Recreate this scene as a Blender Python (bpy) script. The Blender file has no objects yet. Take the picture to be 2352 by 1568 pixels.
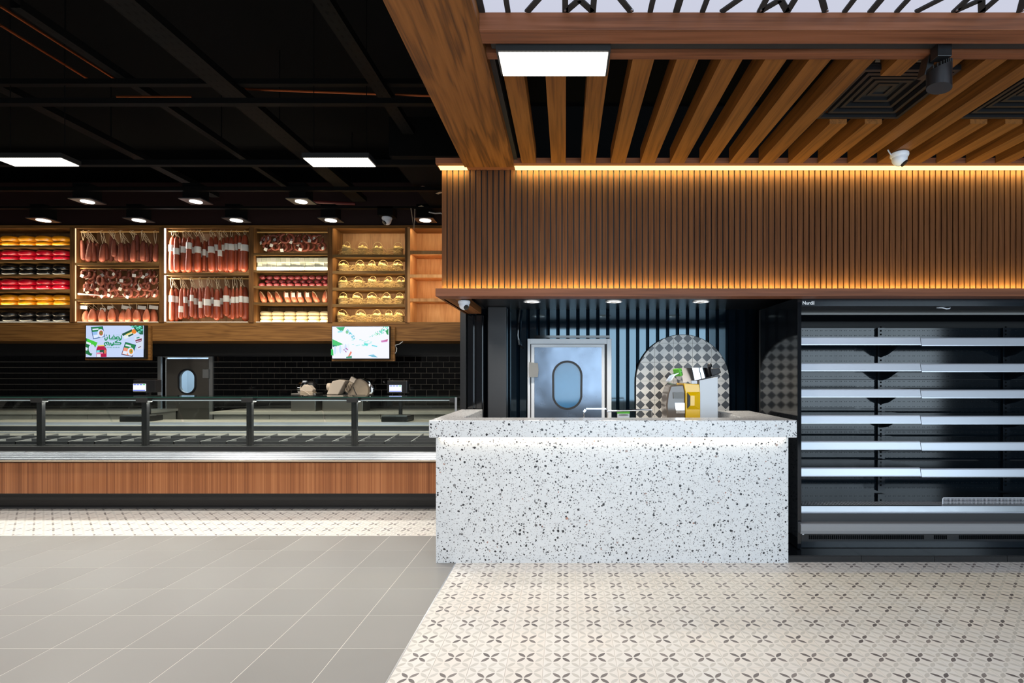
import bpy, math, random
from mathutils import Vector, Matrix, Euler

random.seed(7)
scene = bpy.context.scene
col = scene.collection
R = math.radians

# ------------------------------------------------------------------ camera
CX, CY, F, EYE = 1299.0, 858.0, 1200.0, 1.55      # vanishing point, focal length (px), eye height (m)
def X(px, d): return (px - CX) / F * d
def Z(py, d): return EYE - (py - CY) / F * d

cam_d = bpy.data.cameras.new('camera')
cam = bpy.data.objects.new('camera', cam_d)
col.objects.link(cam)
cam.location = (0, 0, EYE)
cam.rotation_euler = (R(90), 0, 0)
cam_d.sensor_width = 36.0
cam_d.lens = F / 2352 * 36.0
cam_d.shift_x = -(CX - 1176) / 2352
cam_d.shift_y = (CY - 784) / 2352
cam_d.clip_start = 0.05
scene.camera = cam

# ------------------------------------------------------------------ view, world, daylight
vs = scene.view_settings
vs.view_transform = 'Standard'
vs.look = 'None'
vs.exposure = 0.0
vs.gamma = 1.0
vs.use_curve_mapping = False
try:
    scene.cycles.use_denoising = True
    scene.cycles.max_bounces = 8
    scene.cycles.transparent_max_bounces = 12
    scene.cycles.sample_clamp_indirect = 4.0
except Exception:
    pass

world = bpy.data.worlds.new('world')
scene.world = world
world.use_nodes = True
bg = world.node_tree.nodes['Background']
bg.inputs[0].default_value = (0.62, 0.75, 0.9, 1)
bg.inputs[1].default_value = 1.0

def area(name, loc, size, power, color, rot=(0, 0, 0), parent=None, spread=180):
    l = bpy.data.lights.new(name, 'AREA')
    l.shape = 'RECTANGLE'
    l.size, l.size_y = size
    l.energy = power
    l.color = color
    l.spread = R(spread)
    o = bpy.data.objects.new(name, l)
    col.objects.link(o)
    o.rotation_euler = rot
    o.location = loc
    if parent is not None:
        o.parent = parent
        p = RL.get(parent.name, Vector((0, 0, 0)))
        o.location = Vector(loc) - p
    return o

RL = {}
DAY = (0.70, 0.86, 1.0)
WIN = [(-0.5, 4.5, 0.15, 3.0), (5.5, 9.2, 0.15, 3.0)]
for (a, b, c, d) in WIN:                       # daylight through the shop windows behind the camera
    area('window_daylight', ((a + b) / 2, -2.55, (c + d) / 2), (b - a, d - c), (15.5 if a < 1 else 9.0) * (b - a) * (d - c), DAY, (R(90), 0, 0))

# ------------------------------------------------------------------ mesh helpers
class MB:
    def __init__(s):
        s.v, s.f, s.m = [], [], []
    def add(s, vs_, fs_, mi=0):
        o = len(s.v)
        s.v += [tuple(p) for p in vs_]
        for f in fs_:
            s.f.append(tuple(i + o for i in f)); s.m.append(mi)
        return s
    def box(s, x0, x1, y0, y1, z0, z1, mi=0):
        vv = [(x, y, z) for z in (z0, z1) for y in (y0, y1) for x in (x0, x1)]
        return s.add(vv, [(0, 2, 3, 1), (4, 5, 7, 6), (0, 1, 5, 4), (2, 6, 7, 3), (0, 4, 6, 2), (1, 3, 7, 5)], mi)
    def obox(s, c, size, rot=(0, 0, 0), mi=0):
        m = Euler(rot).to_matrix()
        hx, hy, hz = [q / 2 for q in size]
        vv = [Vector(c) + m @ Vector((x, y, z)) for z in (-hz, hz) for y in (-hy, hy) for x in (-hx, hx)]
        return s.add(vv, [(0, 2, 3, 1), (4, 5, 7, 6), (0, 1, 5, 4), (2, 6, 7, 3), (0, 4, 6, 2), (1, 3, 7, 5)], mi)
    def tube(s, pts, r, n=6, closed=False, cap=True, mi=0):
        pts = [Vector(p) for p in pts]
        k = len(pts)
        rs = r if isinstance(r, (list, tuple)) else [r] * k
        rings = []
        for i, p in enumerate(pts):
            a = pts[(i - 1) % k] if (closed or i > 0) else p
            b = pts[(i + 1) % k] if (closed or i < k - 1) else p
            t = (b - a)
            t = t.normalized() if t.length > 1e-9 else Vector((0, 0, 1))
            up = Vector((0, 0, 1)) if abs(t.z) < 0.9 else Vector((0, 1, 0))
            u = t.cross(up).normalized(); w = u.cross(t)
            rings.append([p + (u * math.cos(2 * math.pi * j / n) + w * math.sin(2 * math.pi * j / n)) * rs[i] for j in range(n)])
        vv = [q for rg in rings for q in rg]
        ff = []
        for i in range(k if closed else k - 1):
            i2 = (i + 1) % k
            for j in range(n):
                j2 = (j + 1) % n
                ff.append((i * n + j, i * n + j2, i2 * n + j2, i2 * n + j))
        if cap and not closed:
            ff.append(tuple(range(n - 1, -1, -1)))
            ff.append(tuple((k - 1) * n + j for j in range(n)))
        return s.add(vv, ff, mi)
    def lathe(s, prof, c=(0, 0, 0), n=16, axis='z', mi=0, sx=1, sy=1, bend=0):
        vv, ff = [], []
        for (r, z) in prof:
            for j in range(n):
                a = 2 * math.pi * j / n
                p = (r * sx * math.cos(a) + bend * z * z, r * sy * math.sin(a), z)
                if axis == 'y': p = (p[0], p[2], p[1])
                if axis == 'x': p = (p[2], p[0], p[1])
                vv.append((p[0] + c[0], p[1] + c[1], p[2] + c[2]))
        k = len(prof)
        for i in range(k - 1):
            for j in range(n):
                j2 = (j + 1) % n
                ff.append((i * n + j, i * n + j2, (i + 1) * n + j2, (i + 1) * n + j))
        ff.append(tuple(range(n - 1, -1, -1)))
        ff.append(tuple((k - 1) * n + j for j in range(n)))
        return s.add(vv, ff, mi)
    def ball(s, c, r, n=10, k=6, sc=(1, 1, 1), mi=0):
        prof = [(max(1e-4, math.sin(math.pi * i / k)) * r, -math.cos(math.pi * i / k) * r) for i in range(k + 1)]
        vv, ff = [], []
        for (rr, z) in prof:
            for j in range(n):
                a = 2 * math.pi * j / n
                vv.append((c[0] + rr * math.cos(a) * sc[0], c[1] + rr * math.sin(a) * sc[1], c[2] + z * sc[2]))
        for i in range(k):
            for j in range(n):
                j2 = (j + 1) % n
                ff.append((i * n + j, i * n + j2, (i + 1) * n + j2, (i + 1) * n + j))
        return s.add(vv, ff, mi)
    def prism(s, poly, axis, a, b, mi=0):
        """poly in the two other axes' order (x,y,z minus axis), extruded from a to b."""
        def P(u, v, w):
            return (w, u, v) if axis == 'x' else (u, w, v) if axis == 'y' else (u, v, w)
        n = len(poly)
        vv = [P(u, v, a) for u, v in poly] + [P(u, v, b) for u, v in poly]
        ff = [tuple(range(n)), tuple(range(2 * n - 1, n - 1, -1))]
        ff += [(i, i + n, (i + 1) % n + n, (i + 1) % n) for i in range(n)]
        return s.add(vv, ff, mi)
    def face(s, pts, mi=0):
        return s.add(pts, [tuple(range(len(pts)))], mi)
    def mesh(s, name, mats, smooth=False, off=(0, 0, 0), angle=40):
        me = bpy.data.meshes.new(name)
        ox, oy, oz = off
        me.from_pydata([(x - ox, y - oy, z - oz) for x, y, z in s.v], [], s.f)
        for m in (mats if isinstance(mats, (list, tuple)) else [mats]):
            me.materials.append(m)
        if any(s.m):
            me.polygons.foreach_set('material_index', s.m)
        import bmesh
        bm = bmesh.new(); bm.from_mesh(me)
        bmesh.ops.recalc_face_normals(bm, faces=bm.faces)
        bm.to_mesh(me); bm.free()
        if smooth:
            me.shade_smooth()
            me.set_sharp_from_angle(angle=R(angle))
        me.update()
        return me
    def bounds(s):
        xs, ys, zs = zip(*s.v)
        return min(xs), max(xs), min(ys), max(ys), min(zs), max(zs)

def props(o, label=None, cat=None, group=None, kind=None):
    if label: o['label'] = label
    if cat: o['category'] = cat
    if group: o['group'] = group
    if kind: o['kind'] = kind
    return o

def link(name, data, parent=None, loc=(0, 0, 0), rot=(0, 0, 0), sc=(1, 1, 1)):
    o = bpy.data.objects.new(name, data)
    col.objects.link(o)
    o.location = loc; o.rotation_euler = rot; o.scale = sc
    if parent is not None: o.parent = parent
    return o

def thing(name, label, cat, loc, group=None, rot=(0, 0, 0)):
    o = link(name, None, None, loc, rot)
    o.empty_display_size = 0.1
    RL[o.name] = Vector(loc)
    return props(o, label, cat, group)

def part(name, mb, mat, parent, smooth=False, bevel=0, kind=None, label=None):
    off = RL.get(parent.name, Vector((0, 0, 0)))
    o = link(name, mb.mesh(name, mat, smooth, off), parent)
    RL[o.name] = off
    if bevel:
        b = o.modifiers.new('edge', 'BEVEL'); b.width = bevel; b.segments = 2; b.limit_method = 'ANGLE'
    return props(o, label, None, None, kind)

def solo(name, mb, mat, label, cat, group=None, smooth=False, bevel=0, kind=None):
    x0, x1, y0, y1, z0, z1 = mb.bounds()
    off = Vector(((x0 + x1) / 2, (y0 + y1) / 2, z0))
    o = link(name, mb.mesh(name, mat, smooth, off), None, off)
    RL[o.name] = off
    if bevel:
        b = o.modifiers.new('edge', 'BEVEL'); b.width = bevel; b.segments = 2; b.limit_method = 'ANGLE'
    return props(o, label, cat, group, kind)

def struct(name, mb, mat, label=None, smooth=False, bevel=0):
    o = solo(name, mb, mat, label, None, None, smooth, bevel, 'structure')
    return o

ORD = ('first second third fourth fifth sixth seventh eighth ninth tenth eleventh twelfth thirteenth fourteenth fifteenth '
       'sixteenth seventeenth eighteenth nineteenth twentieth twenty-first twenty-second twenty-third twenty-fourth twenty-fifth '
       'twenty-sixth twenty-seventh twenty-eighth').split()

# ------------------------------------------------------------------ materials
class NT:
    def __init__(s, name):
        s.mat = bpy.data.materials.new(name)
        s.mat.use_nodes = True
        s.t = s.mat.node_tree
        s.b = s.t.nodes['Principled BSDF']
        s.out = s.t.nodes['Material Output']
    def n(s, typ, **kw):
        nd = s.t.nodes.new(typ)
        for k, v in kw.items(): setattr(nd, k, v)
        return nd
    def l(s, a, b): s.t.links.new(a, b)
    def put(s, sock, v):
        if hasattr(v, 'is_linked') or isinstance(v, bpy.types.NodeSocket): s.l(v, sock)
        else: sock.default_value = v
    def math(s, op, a, b=0.0, c=None):
        nd = s.n('ShaderNodeMath', operation=op)
        s.put(nd.inputs[0], a); s.put(nd.inputs[1], b)
        if c is not None: s.put(nd.inputs[2], c)
        return nd.outputs[0]
    def pos(s):
        return s.n('ShaderNodeNewGeometry').outputs['Position']
    def rand(s):
        return s.n('ShaderNodeObjectInfo').outputs['Random']
    def mapping(s, vec, scale=(1, 1, 1), loc=(0, 0, 0)):
        nd = s.n('ShaderNodeMapping')
        s.l(vec, nd.inputs['Vector']); nd.inputs['Scale'].default_value = scale
        s.put(nd.inputs['Location'], loc)
        return nd.outputs[0]
    def noise(s, vec, scale, detail=3, rough=0.5, dist=0.0):
        nd = s.n('ShaderNodeTexNoise')
        s.l(vec, nd.inputs['Vector']); nd.inputs['Scale'].default_value = scale
        nd.inputs['Detail'].default_value = detail; nd.inputs['Roughness'].default_value = rough
        nd.inputs['Distortion'].default_value = dist
        return nd.outputs['Fac']
    def ramp(s, fac, stops):
        nd = s.n('ShaderNodeValToRGB')
        e = nd.color_ramp.elements
        while len(e) < len(stops): e.new(0.5)
        for i, (p, c) in enumerate(stops):
            e[i].position = p; e[i].color = tuple(c) + (1,) if len(c) == 3 else c
        s.l(fac, nd.inputs[0])
        return nd.outputs[0]
    def mix(s, fac, a, b, mode='MIX'):
        nd = s.n('ShaderNodeMix', data_type='RGBA', blend_type=mode)
        s.put(nd.inputs[0], fac)
        s.put(nd.inputs[6], tuple(a) + (1,) if isinstance(a, (tuple, list)) and len(a) == 3 else a)
        s.put(nd.inputs[7], tuple(b) + (1,) if isinstance(b, (tuple, list)) and len(b) == 3 else b)
        return nd.outputs[2]
    def bump(s, h, strength=0.2, dist=0.01):
        nd = s.n('ShaderNodeBump')
        nd.inputs['Strength'].default_value = strength; nd.inputs['Distance'].default_value = dist
        s.l(h, nd.inputs['Height']); s.l(nd.outputs[0], s.b.inputs['Normal'])
    def set(s, color=None, rough=0.5, metal=0.0, coat=0.0, spec=0.5):
        if color is not None: s.put(s.b.inputs['Base Color'], tuple(color) + (1,) if isinstance(color, (tuple, list)) else color)
        s.put(s.b.inputs['Roughness'], rough); s.b.inputs['Metallic'].default_value = metal
        s.b.inputs['Coat Weight'].default_value = coat; s.b.inputs['Coat Roughness'].default_value = 0.08
        s.b.inputs['Specular IOR Level'].default_value = spec
        return s.mat

def srgb(r, g, b):
    f = lambda c: c / 12.92 if c <= 0.04045 else ((c + 0.055) / 1.055) ** 2.4
    return (f(r / 255), f(g / 255), f(b / 255))

def plain(name, color, rough=0.5, metal=0.0, coat=0.0, spec=0.5, var=0.0, vscale=6.0):
    t = NT(name)
    c = color
    if var:
        nz = t.noise(t.pos(), vscale, 4)
        k = t.math('MULTIPLY_ADD', nz, 2 * var, 1 - var)
        c = t.mix(1.0, color, (1, 1, 1), 'MULTIPLY')
        cmb = t.n('ShaderNodeCombineColor'); [t.l(k, cmb.inputs[i]) for i in range(3)]
        c = t.mix(1.0, color, cmb.outputs[0], 'MULTIPLY')
    return t.set(c, rough, metal, coat, spec)

def emit(name, color, strength):
    t = NT(name)
    t.set((0.02, 0.02, 0.02), 0.4)
    t.b.inputs['Emission Color'].default_value = tuple(color) + (1,)
    t.b.inputs['Emission Strength'].default_value = strength
    return t.mat

def wood(name, dark, mid, light, axis, rough=0.45, ring=9.0, width=7.0, length=0.9, coat=0.0, rnd=0.25, amp=0.25, spec=0.3):
    t = NT(name)
    sc = [width, width, width]; sc['xyz'.index(axis)] = length
    r = t.rand()
    cmb = t.n('ShaderNodeCombineXYZ')
    k = t.math('MULTIPLY', r, 37.0)
    for i in range(3): t.l(k, cmb.inputs[i])
    v = t.mapping(t.pos(), tuple(sc), cmb.outputs[0])
    n1 = t.noise(v, 1.0, 3, 0.5, 0.4)
    rings = t.math('SINE', t.math('MULTIPLY', n1, ring * 6.28))
    rings = t.math('MULTIPLY_ADD', rings, 0.5, 0.5)
    sc2 = [width * 9, width * 9, width * 9]; sc2['xyz'.index(axis)] = length * 3
    n2 = t.noise(t.mapping(t.pos(), tuple(sc2), cmb.outputs[0]), 1.0, 3, 0.6)
    f = t.math('ADD', t.math('MULTIPLY', rings, amp), t.math('MULTIPLY', n2, 1.05 - amp))
    c = t.ramp(f, [(0.15, dark), (0.5, mid), (0.85, light)])
    kk = t.math('MULTIPLY_ADD', r, 2 * rnd, 1 - rnd)
    cc = t.n('ShaderNodeCombineColor'); [t.l(kk, cc.inputs[i]) for i in range(3)]
    c = t.mix(1.0, c, cc.outputs[0], 'MULTIPLY')
    t.bump(f, 0.12, 0.004)
    return t.set(c, rough, 0, coat, spec)

M = {}
M['beam_y'] = wood('timber along depth', srgb(62, 34, 13), srgb(120, 72, 27), srgb(136, 84, 36), 'y', 0.55, 5, 9.0, 0.7, rnd=0.04, amp=0.38)
M['beam_x'] = wood('timber along width', srgb(78, 44, 28), srgb(118, 70, 44), srgb(136, 84, 58), 'x', 0.5, 4, 10, 0.5, rnd=0.05)
M['slat_y'] = wood('ceiling slat timber', srgb(74, 42, 15), srgb(119, 72, 26), srgb(134, 83, 34), 'y', 0.55, 4, 14, 0.7, rnd=0.06)
M['slat_z'] = wood('fascia slat walnut', srgb(50, 28, 15), srgb(84, 51, 29), srgb(100, 64, 39), 'z', 0.6, 3, 20, 1.0, rnd=0.07, amp=0.18, spec=0.15)
M['oak_x'] = wood('deli beam oak', srgb(78, 48, 20), srgb(132, 90, 44), srgb(158, 112, 60), 'x', 0.55, 8, 8, 0.5, rnd=0.06)
M['oak_z'] = wood('cabinet oak', srgb(70, 44, 20), srgb(112, 76, 40), srgb(136, 96, 54), 'z', 0.55, 4, 12, 1.0, rnd=0.1)
M['shelf_wood'] = wood('shelf board', srgb(84, 58, 28), srgb(126, 94, 52), srgb(150, 116, 70), 'x', 0.55, 4, 14, 0.8, rnd=0.1)
M['ply'] = wood('pale plywood', srgb(168, 112, 62), srgb(200, 146, 92), srgb(216, 168, 116), 'z', 0.5, 3, 3, 0.8, rnd=0.06)
M['backply'] = wood('cabinet back board', srgb(96, 66, 40), srgb(140, 102, 66), srgb(160, 122, 84), 'z', 0.5, 3, 4, 0.9, rnd=0.1)
M['veneer'] = wood('striped veneer', srgb(96, 54, 30), srgb(150, 92, 56), srgb(188, 126, 82), 'z', 0.32, 2.0, 9, 0.05, coat=0.2, rnd=0.0, amp=0.15)
M['black'] = plain('matt black paint', (0.012, 0.012, 0.012), 0.6)
M['ceil_black'] = plain('black painted ceiling', (0.004, 0.004, 0.004), 0.9, spec=0.1)
M['satin_black'] = plain('satin black steel', (0.012, 0.012, 0.013), 0.32)
M['gloss_black'] = plain('gloss black panel', (0.006, 0.007, 0.009), 0.07, coat=0.3)
M['corrugated'] = plain('gloss black corrugated sheet', (0.004, 0.009, 0.015), 0.06, coat=0.5, spec=1.0)
M['corrugated'].node_tree.nodes['Principled BSDF'].inputs['Specular Tint'].default_value = (0.62, 0.86, 1.0, 1)  # reflections tinted blue in the material, standing in for cool daylight
M['corrugated'].node_tree.nodes['Principled BSDF'].inputs['Coat Tint'].default_value = (0.7, 0.9, 1.0, 1)
M['fridge_black'] = plain('fridge black enamel', (0.006, 0.010, 0.015), 0.16, coat=0.3)
M['dark_grey'] = plain('dark grey enamel', (0.03, 0.031, 0.034), 0.4)
M['grey_plastic'] = plain('grey plastic bumper', srgb(140, 140, 142), 0.45)
M['white_plastic'] = plain('white plastic', srgb(225, 228, 235), 0.4)
M['alu'] = plain('brushed aluminium', srgb(205, 208, 214), 0.33, 1.0, var=0.06, vscale=30)
M['rail'] = plain('aluminium price rail', srgb(214, 220, 230), 0.3, 0.45)
M['chrome'] = plain('polished chrome', (0.8, 0.8, 0.82), 0.06, 1.0)
M['white_alu'] = plain('white coated frame', srgb(215, 220, 226), 0.35)
M['rubber'] = plain('black rubber', (0.015, 0.015, 0.017), 0.5)
M['bluepane'] = plain('blue acrylic pane', srgb(52, 108, 152), 0.12, coat=0.3, var=0.12, vscale=5)
M['hinge'] = plain('grey hinge cover', srgb(128, 128, 126), 0.5)
M['string'] = plain('cotton string', srgb(226, 204, 164), 0.8)
M['paper'] = plain('white paper band', srgb(228, 224, 214), 0.7)
M['dowel'] = plain('pale dowel', srgb(212, 166, 98), 0.5)
M['copper'] = plain('copper pipe', srgb(170, 92, 52), 0.35, 0.9)
M['red_pipe'] = plain('red painted pipe', srgb(96, 18, 14), 0.5)
M['maroon'] = plain('dark maroon soffit', srgb(38, 14, 10), 0.6)
M['tray_steel'] = plain('dull steel tray', (0.003, 0.003, 0.003), 0.7, spec=0.1)
M['cream'] = plain('cream cloth', srgb(214, 198, 180), 0.8)
M['beige_metal'] = plain('beige cast metal', srgb(178, 160, 138), 0.45)
M['yellow'] = plain('yellow machine enamel', srgb(250, 196, 4), 0.22, coat=0.4)
M['smoke'] = plain('smoky clear cover', srgb(108, 96, 86), 0.1, coat=0.3)
M['green_box'] = plain('lime green card', srgb(88, 190, 20), 0.5)
M['grout_light'] = plain('pale grout', srgb(222, 218, 212), 0.8)
M['grout_dark'] = plain('dark grey grout', srgb(150, 140, 126), 0.8)
M['black_tile'] = plain('black glazed tile', (0.0035, 0.0035, 0.004), 0.07, coat=0.3)
M['wall_dark'] = plain('dark wall paint', (0.03, 0.03, 0.032), 0.8)
M['case_grey'] = plain('warm grey enamel', srgb(196, 190, 178), 0.4, var=0.08, vscale=3)
M['white_tile'] = plain('white kitchen tile', srgb(214, 226, 236), 0.3)
M['cable_white'] = plain('white cable', srgb(190, 190, 188), 0.5)
M['label_card'] = plain('pale printed label', srgb(200, 184, 156), 0.6)

def mat_stainless(name, color, rough, bump):
    t = NT(name)
    nz = t.noise(t.pos(), 2.6, 1.5)
    if bump: t.bump(nz, bump, 0.03)
    rr = t.math('MULTIPLY_ADD', t.noise(t.pos(), 9.0, 3), 0.12, rough - 0.06)
    return t.set(color, rr, 1.0)
M['steel'] = mat_stainless('satin stainless steel', srgb(188, 190, 194), 0.3, 0)
M['door_steel'] = mat_stainless('dented stainless door skin', srgb(108, 118, 132), 0.26, 0.35)
M['dull_steel'] = mat_stainless('dull grey steel', srgb(150, 146, 140), 0.4, 0)

def mat_glass(name, tint, ior=1.45):
    t = NT(name)
    fr = t.n('ShaderNodeFresnel'); fr.inputs[0].default_value = ior
    tr = t.n('ShaderNodeBsdfTransparent'); tr.inputs[0].default_value = tuple(tint) + (1,)
    gl = t.n('ShaderNodeBsdfGlossy'); gl.inputs['Roughness'].default_value = 0.02
    mx = t.n('ShaderNodeMixShader')
    bf = t.n('ShaderNodeNewGeometry').outputs['Backfacing']
    t.l(t.math('MULTIPLY', fr.outputs[0], t.math('SUBTRACT', 1.0, bf)), mx.inputs[0]); t.l(tr.outputs[0], mx.inputs[1]); t.l(gl.outputs[0], mx.inputs[2])
    t.l(mx.outputs[0], t.out.inputs[0])
    return t.mat
M['glass'] = mat_glass('clear case glass', (0.93, 0.96, 0.95))
M['glass_edge'] = plain('green glass edge', srgb(30, 74, 62), 0.15)

def mat_terrazzo():
    t = NT('white terrazzo')
    p = t.pos()
    d = t.n('ShaderNodeTexNoise'); t.l(p, d.inputs['Vector']); d.inputs['Scale'].default_value = 55.0
    v = t.n('ShaderNodeVectorMath', operation='MULTIPLY_ADD')
    t.l(d.outputs['Color'], v.inputs[0]); v.inputs[1].default_value = (0.014,) * 3; t.l(p, v.inputs[2])
    rot = t.n('ShaderNodeMapping'); t.l(v.outputs[0], rot.inputs['Vector']); rot.inputs['Rotation'].default_value = (0.61, 0.37, 0.83)
    base = t.mix(t.noise(p, 9.0, 5), srgb(208, 209, 211), srgb(224, 225, 226))
    def layer(base, scale, rmax, share, cols):
        vo = t.n('ShaderNodeTexVoronoi'); t.l(rot.outputs[0], vo.inputs['Vector']); vo.inputs['Scale'].default_value = scale
        sp = t.n('ShaderNodeSeparateColor'); t.l(vo.outputs['Color'], sp.inputs[0])
        on = t.math('LESS_THAN', sp.outputs[0], share)
        rad = t.math('MULTIPLY_ADD', t.math('POWER', sp.outputs[1], 2.0), rmax * 0.75, rmax * 0.25)
        inside = t.math('LESS_THAN', vo.outputs['Distance'], rad)
        c = t.ramp(sp.outputs[2], cols)
        return t.mix(t.math('MULTIPLY', on, inside), base, c)
    c = layer(base, 112.0, 0.46, 0.70, [(0.0, srgb(120, 118, 118)), (0.5, srgb(168, 168, 170)), (1.0, srgb(196, 194, 192))])
    c = layer(c, 66.0, 0.48, 0.62, [(0.0, srgb(44, 44, 48)), (0.55, srgb(96, 96, 100)), (0.97, srgb(160, 158, 158)), (1.0, srgb(168, 120, 104))])
    c = layer(c, 37.0, 0.42, 0.52, [(0.0, srgb(30, 30, 34)), (0.7, srgb(58, 58, 62)), (0.95, srgb(136, 134, 134)), (1.0, srgb(176, 128, 110))])
    return t.set(c, 0.28, 0.0, 0.1)
M['terrazzo'] = mat_terrazzo()

TP = 0.1953                                      # patterned tile pitch
PX0, PY0 = X(962, 2.857), 2.857                  # centre of one dark flower
def mat_petal():
    t = NT('patterned cement tile')
    sp = t.n('ShaderNodeSeparateXYZ'); t.l(t.pos(), sp.inputs[0])
    L = TP / 4
    x = t.math('DIVIDE', t.math('SUBTRACT', sp.outputs[0], PX0 - 400 * TP), L)
    y = t.math('DIVIDE', t.math('SUBTRACT', sp.outputs[1], PY0 - 400 * TP), L)
    fx, fy = t.math('FLOOR', x), t.math('FLOOR', y)
    u, w = t.math('SUBTRACT', x, fx), t.math('SUBTRACT', y, fy)
    par = t.math('MODULO', t.math('ADD', fx, fy), 2.0)
    u2 = t.math('ADD', t.math('MULTIPLY', u, t.math('SUBTRACT', 1.0, par)), t.math('MULTIPLY', t.math('SUBTRACT', 1.0, u), par))
    def dist(a, b): return t.math('SQRT', t.math('ADD', t.math('MULTIPLY', a, a), t.math('MULTIPLY', b, b)))
    d1 = dist(t.math('SUBTRACT', 1.0, u2), w)
    d2 = dist(u2, t.math('SUBTRACT', 1.0, w))
    rr = 0.925
    petal = t.math('MULTIPLY', t.math('LESS_THAN', d1, rr), t.math('LESS_THAN', d2, rr))
    mx, my = t.math('MODULO', t.math('ADD', fx, 1.0), 4.0), t.math('MODULO', t.math('ADD', fy, 1.0), 4.0)
    dark = t.math('MULTIPLY', t.math('LESS_THAN', mx, 1.5), t.math('LESS_THAN', my, 1.5))
    # one random value per petal
    cmb = t.n('ShaderNodeCombineXYZ'); t.l(fx, cmb.inputs[0]); t.l(fy, cmb.inputs[1])
    wn = t.n('ShaderNodeTexWhiteNoise'); t.l(cmb.outputs[0], wn.inputs[0])
    r = t.rand()
    nz = t.noise(t.pos(), 1.1, 3)
    bgc = t.mix(t.math('MULTIPLY_ADD', nz, 0.9, t.math('MULTIPLY_ADD', r, 0.3, -0.15)), srgb(231, 229, 227), srgb(229, 219, 209))
    lightp = t.mix(wn.outputs[0], srgb(198, 193, 187), srgb(208, 204, 199))
    darkp = t.mix(wn.outputs[0], srgb(98, 92, 92), srgb(140, 132, 130))
    pc = t.mix(dark, lightp, darkp)
    c = t.mix(petal, bgc, pc)
    return t.set(c, 0.42)
M['petal'] = mat_petal()

def mat_greytile():
    t = NT('grey stoneware tile')
    r = t.rand()
    n1 = t.noise(t.pos(), 2.2, 5, 0.6)
    k = t.math('ADD', t.math('MULTIPLY', n1, 0.7), t.math('MULTIPLY', r, 0.4))
    c = t.mix(k, srgb(134, 132, 130), srgb(149, 147, 145))
    return t.set(c, t.math('MULTIPLY_ADD', n1, 0.2, 0.32))
M['greytile'] = mat_greytile()

def mat_diamond(x0, z0, p):
    t = NT('checkered diamond tile')
    sp = t.n('ShaderNodeSeparateXYZ'); t.l(t.pos(), sp.inputs[0])
    u = t.math('ABSOLUTE', t.math('SUBTRACT', t.math('FRACT', t.math('MULTIPLY_ADD', sp.outputs[0], 1 / p, 0.5 - x0 / p + 100)), 0.5))
    v = t.math('ABSOLUTE', t.math('SUBTRACT', t.math('FRACT', t.math('MULTIPLY_ADD', sp.outputs[2], 1 / p, 0.5 - z0 / p + 100)), 0.5))
    dk = t.math('LESS_THAN', t.math('ADD', u, v), 0.475)
    nz = t.noise(t.pos(), 12.0, 4)
    c = t.mix(dk, t.mix(nz, srgb(206, 206, 204), srgb(226, 224, 220)), t.mix(nz, srgb(58, 60, 64), srgb(88, 90, 94)))
    return t.set(c, 0.3)

def mat_led(name, color, strength, freq, axis=0):
    """lit diffuser with the fixture's own rows of LEDs"""
    t = NT(name)
    t.set((0.1, 0.1, 0.1), 0.4)
    sp = t.n('ShaderNodeSeparateXYZ'); t.l(t.pos(), sp.inputs[0])
    s_ = t.math('MULTIPLY_ADD', t.math('SINE', t.math('MULTIPLY', sp.outputs[axis], freq * 6.283)), 0.22, 0.78)
    t.b.inputs['Emission Color'].default_value = tuple(color) + (1,)
    t.l(t.math('MULTIPLY', s_, strength), t.b.inputs['Emission Strength'])
    return t.mat
WARM = (1.0, 0.84, 0.62)
LEDY = (1.0, 0.80, 0.26)
M['led_panel'] = mat_led('lit LED diffuser', (1.0, 0.93, 0.82), 2.6, 45.0)
M['lens'] = emit('lit downlight lens', (1.0, 0.94, 0.85), 6.0)
M['strip_yellow'] = emit('lit amber LED strip', (1.0, 0.72, 0.28), 2.2)
M['strip_warm'] = emit('lit warm LED strip', (1.0, 0.86, 0.6), 5.0)
M['strip_dim'] = emit('lit dim amber LED strip', (1.0, 0.7, 0.4), 1.4)
M['strip_white'] = emit('lit cool LED strip', (0.92, 0.92, 1.0), 5.0)
M['skypanel'] = emit('backlit white ceiling panel', srgb(206, 210, 228), 0.95)

# ================================================================== the room shell
ROOM = dict(x0=-11.6, x1=9.6, y0=-2.7, y1=10.6, z1=5.2)
s = struct('ceiling', MB().box(ROOM['x0'], ROOM['x1'], ROOM['y0'], ROOM['y1'], ROOM['z1'], ROOM['z1'] + 0.1), M['ceil_black'])
struct('wall_left', MB().box(ROOM['x0'] - 0.1, ROOM['x0'], ROOM['y0'], ROOM['y1'], 0, ROOM['z1']), M['wall_dark'])
struct('wall_right', MB().box(ROOM['x1'], ROOM['x1'] + 0.1, ROOM['y0'], ROOM['y1'], 0, ROOM['z1']), M['wall_dark'])
struct('wall_rear', MB().box(ROOM['x0'], ROOM['x1'], ROOM['y1'], ROOM['y1'] + 0.1, 0, ROOM['z1']), M['ceil_black'])
mb = MB()
y0, y1 = -2.75, -2.65
xs = [ROOM['x0'], WIN[0][0], WIN[0][1], WIN[1][0], WIN[1][1], ROOM['x1']]
mb.box(xs[0], xs[1], y0, y1, 0, 5.2).box(xs[2], xs[3], y0, y1, 0, 5.2).box(xs[4], xs[5], y0, y1, 0, 5.2)
for (a, b, c, d) in WIN:
    mb.box(a, b, y0, y1, 0, c).box(a, b, y0, y1, d, 5.2)
struct('wall_front', mb, M['wall_dark'])
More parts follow.
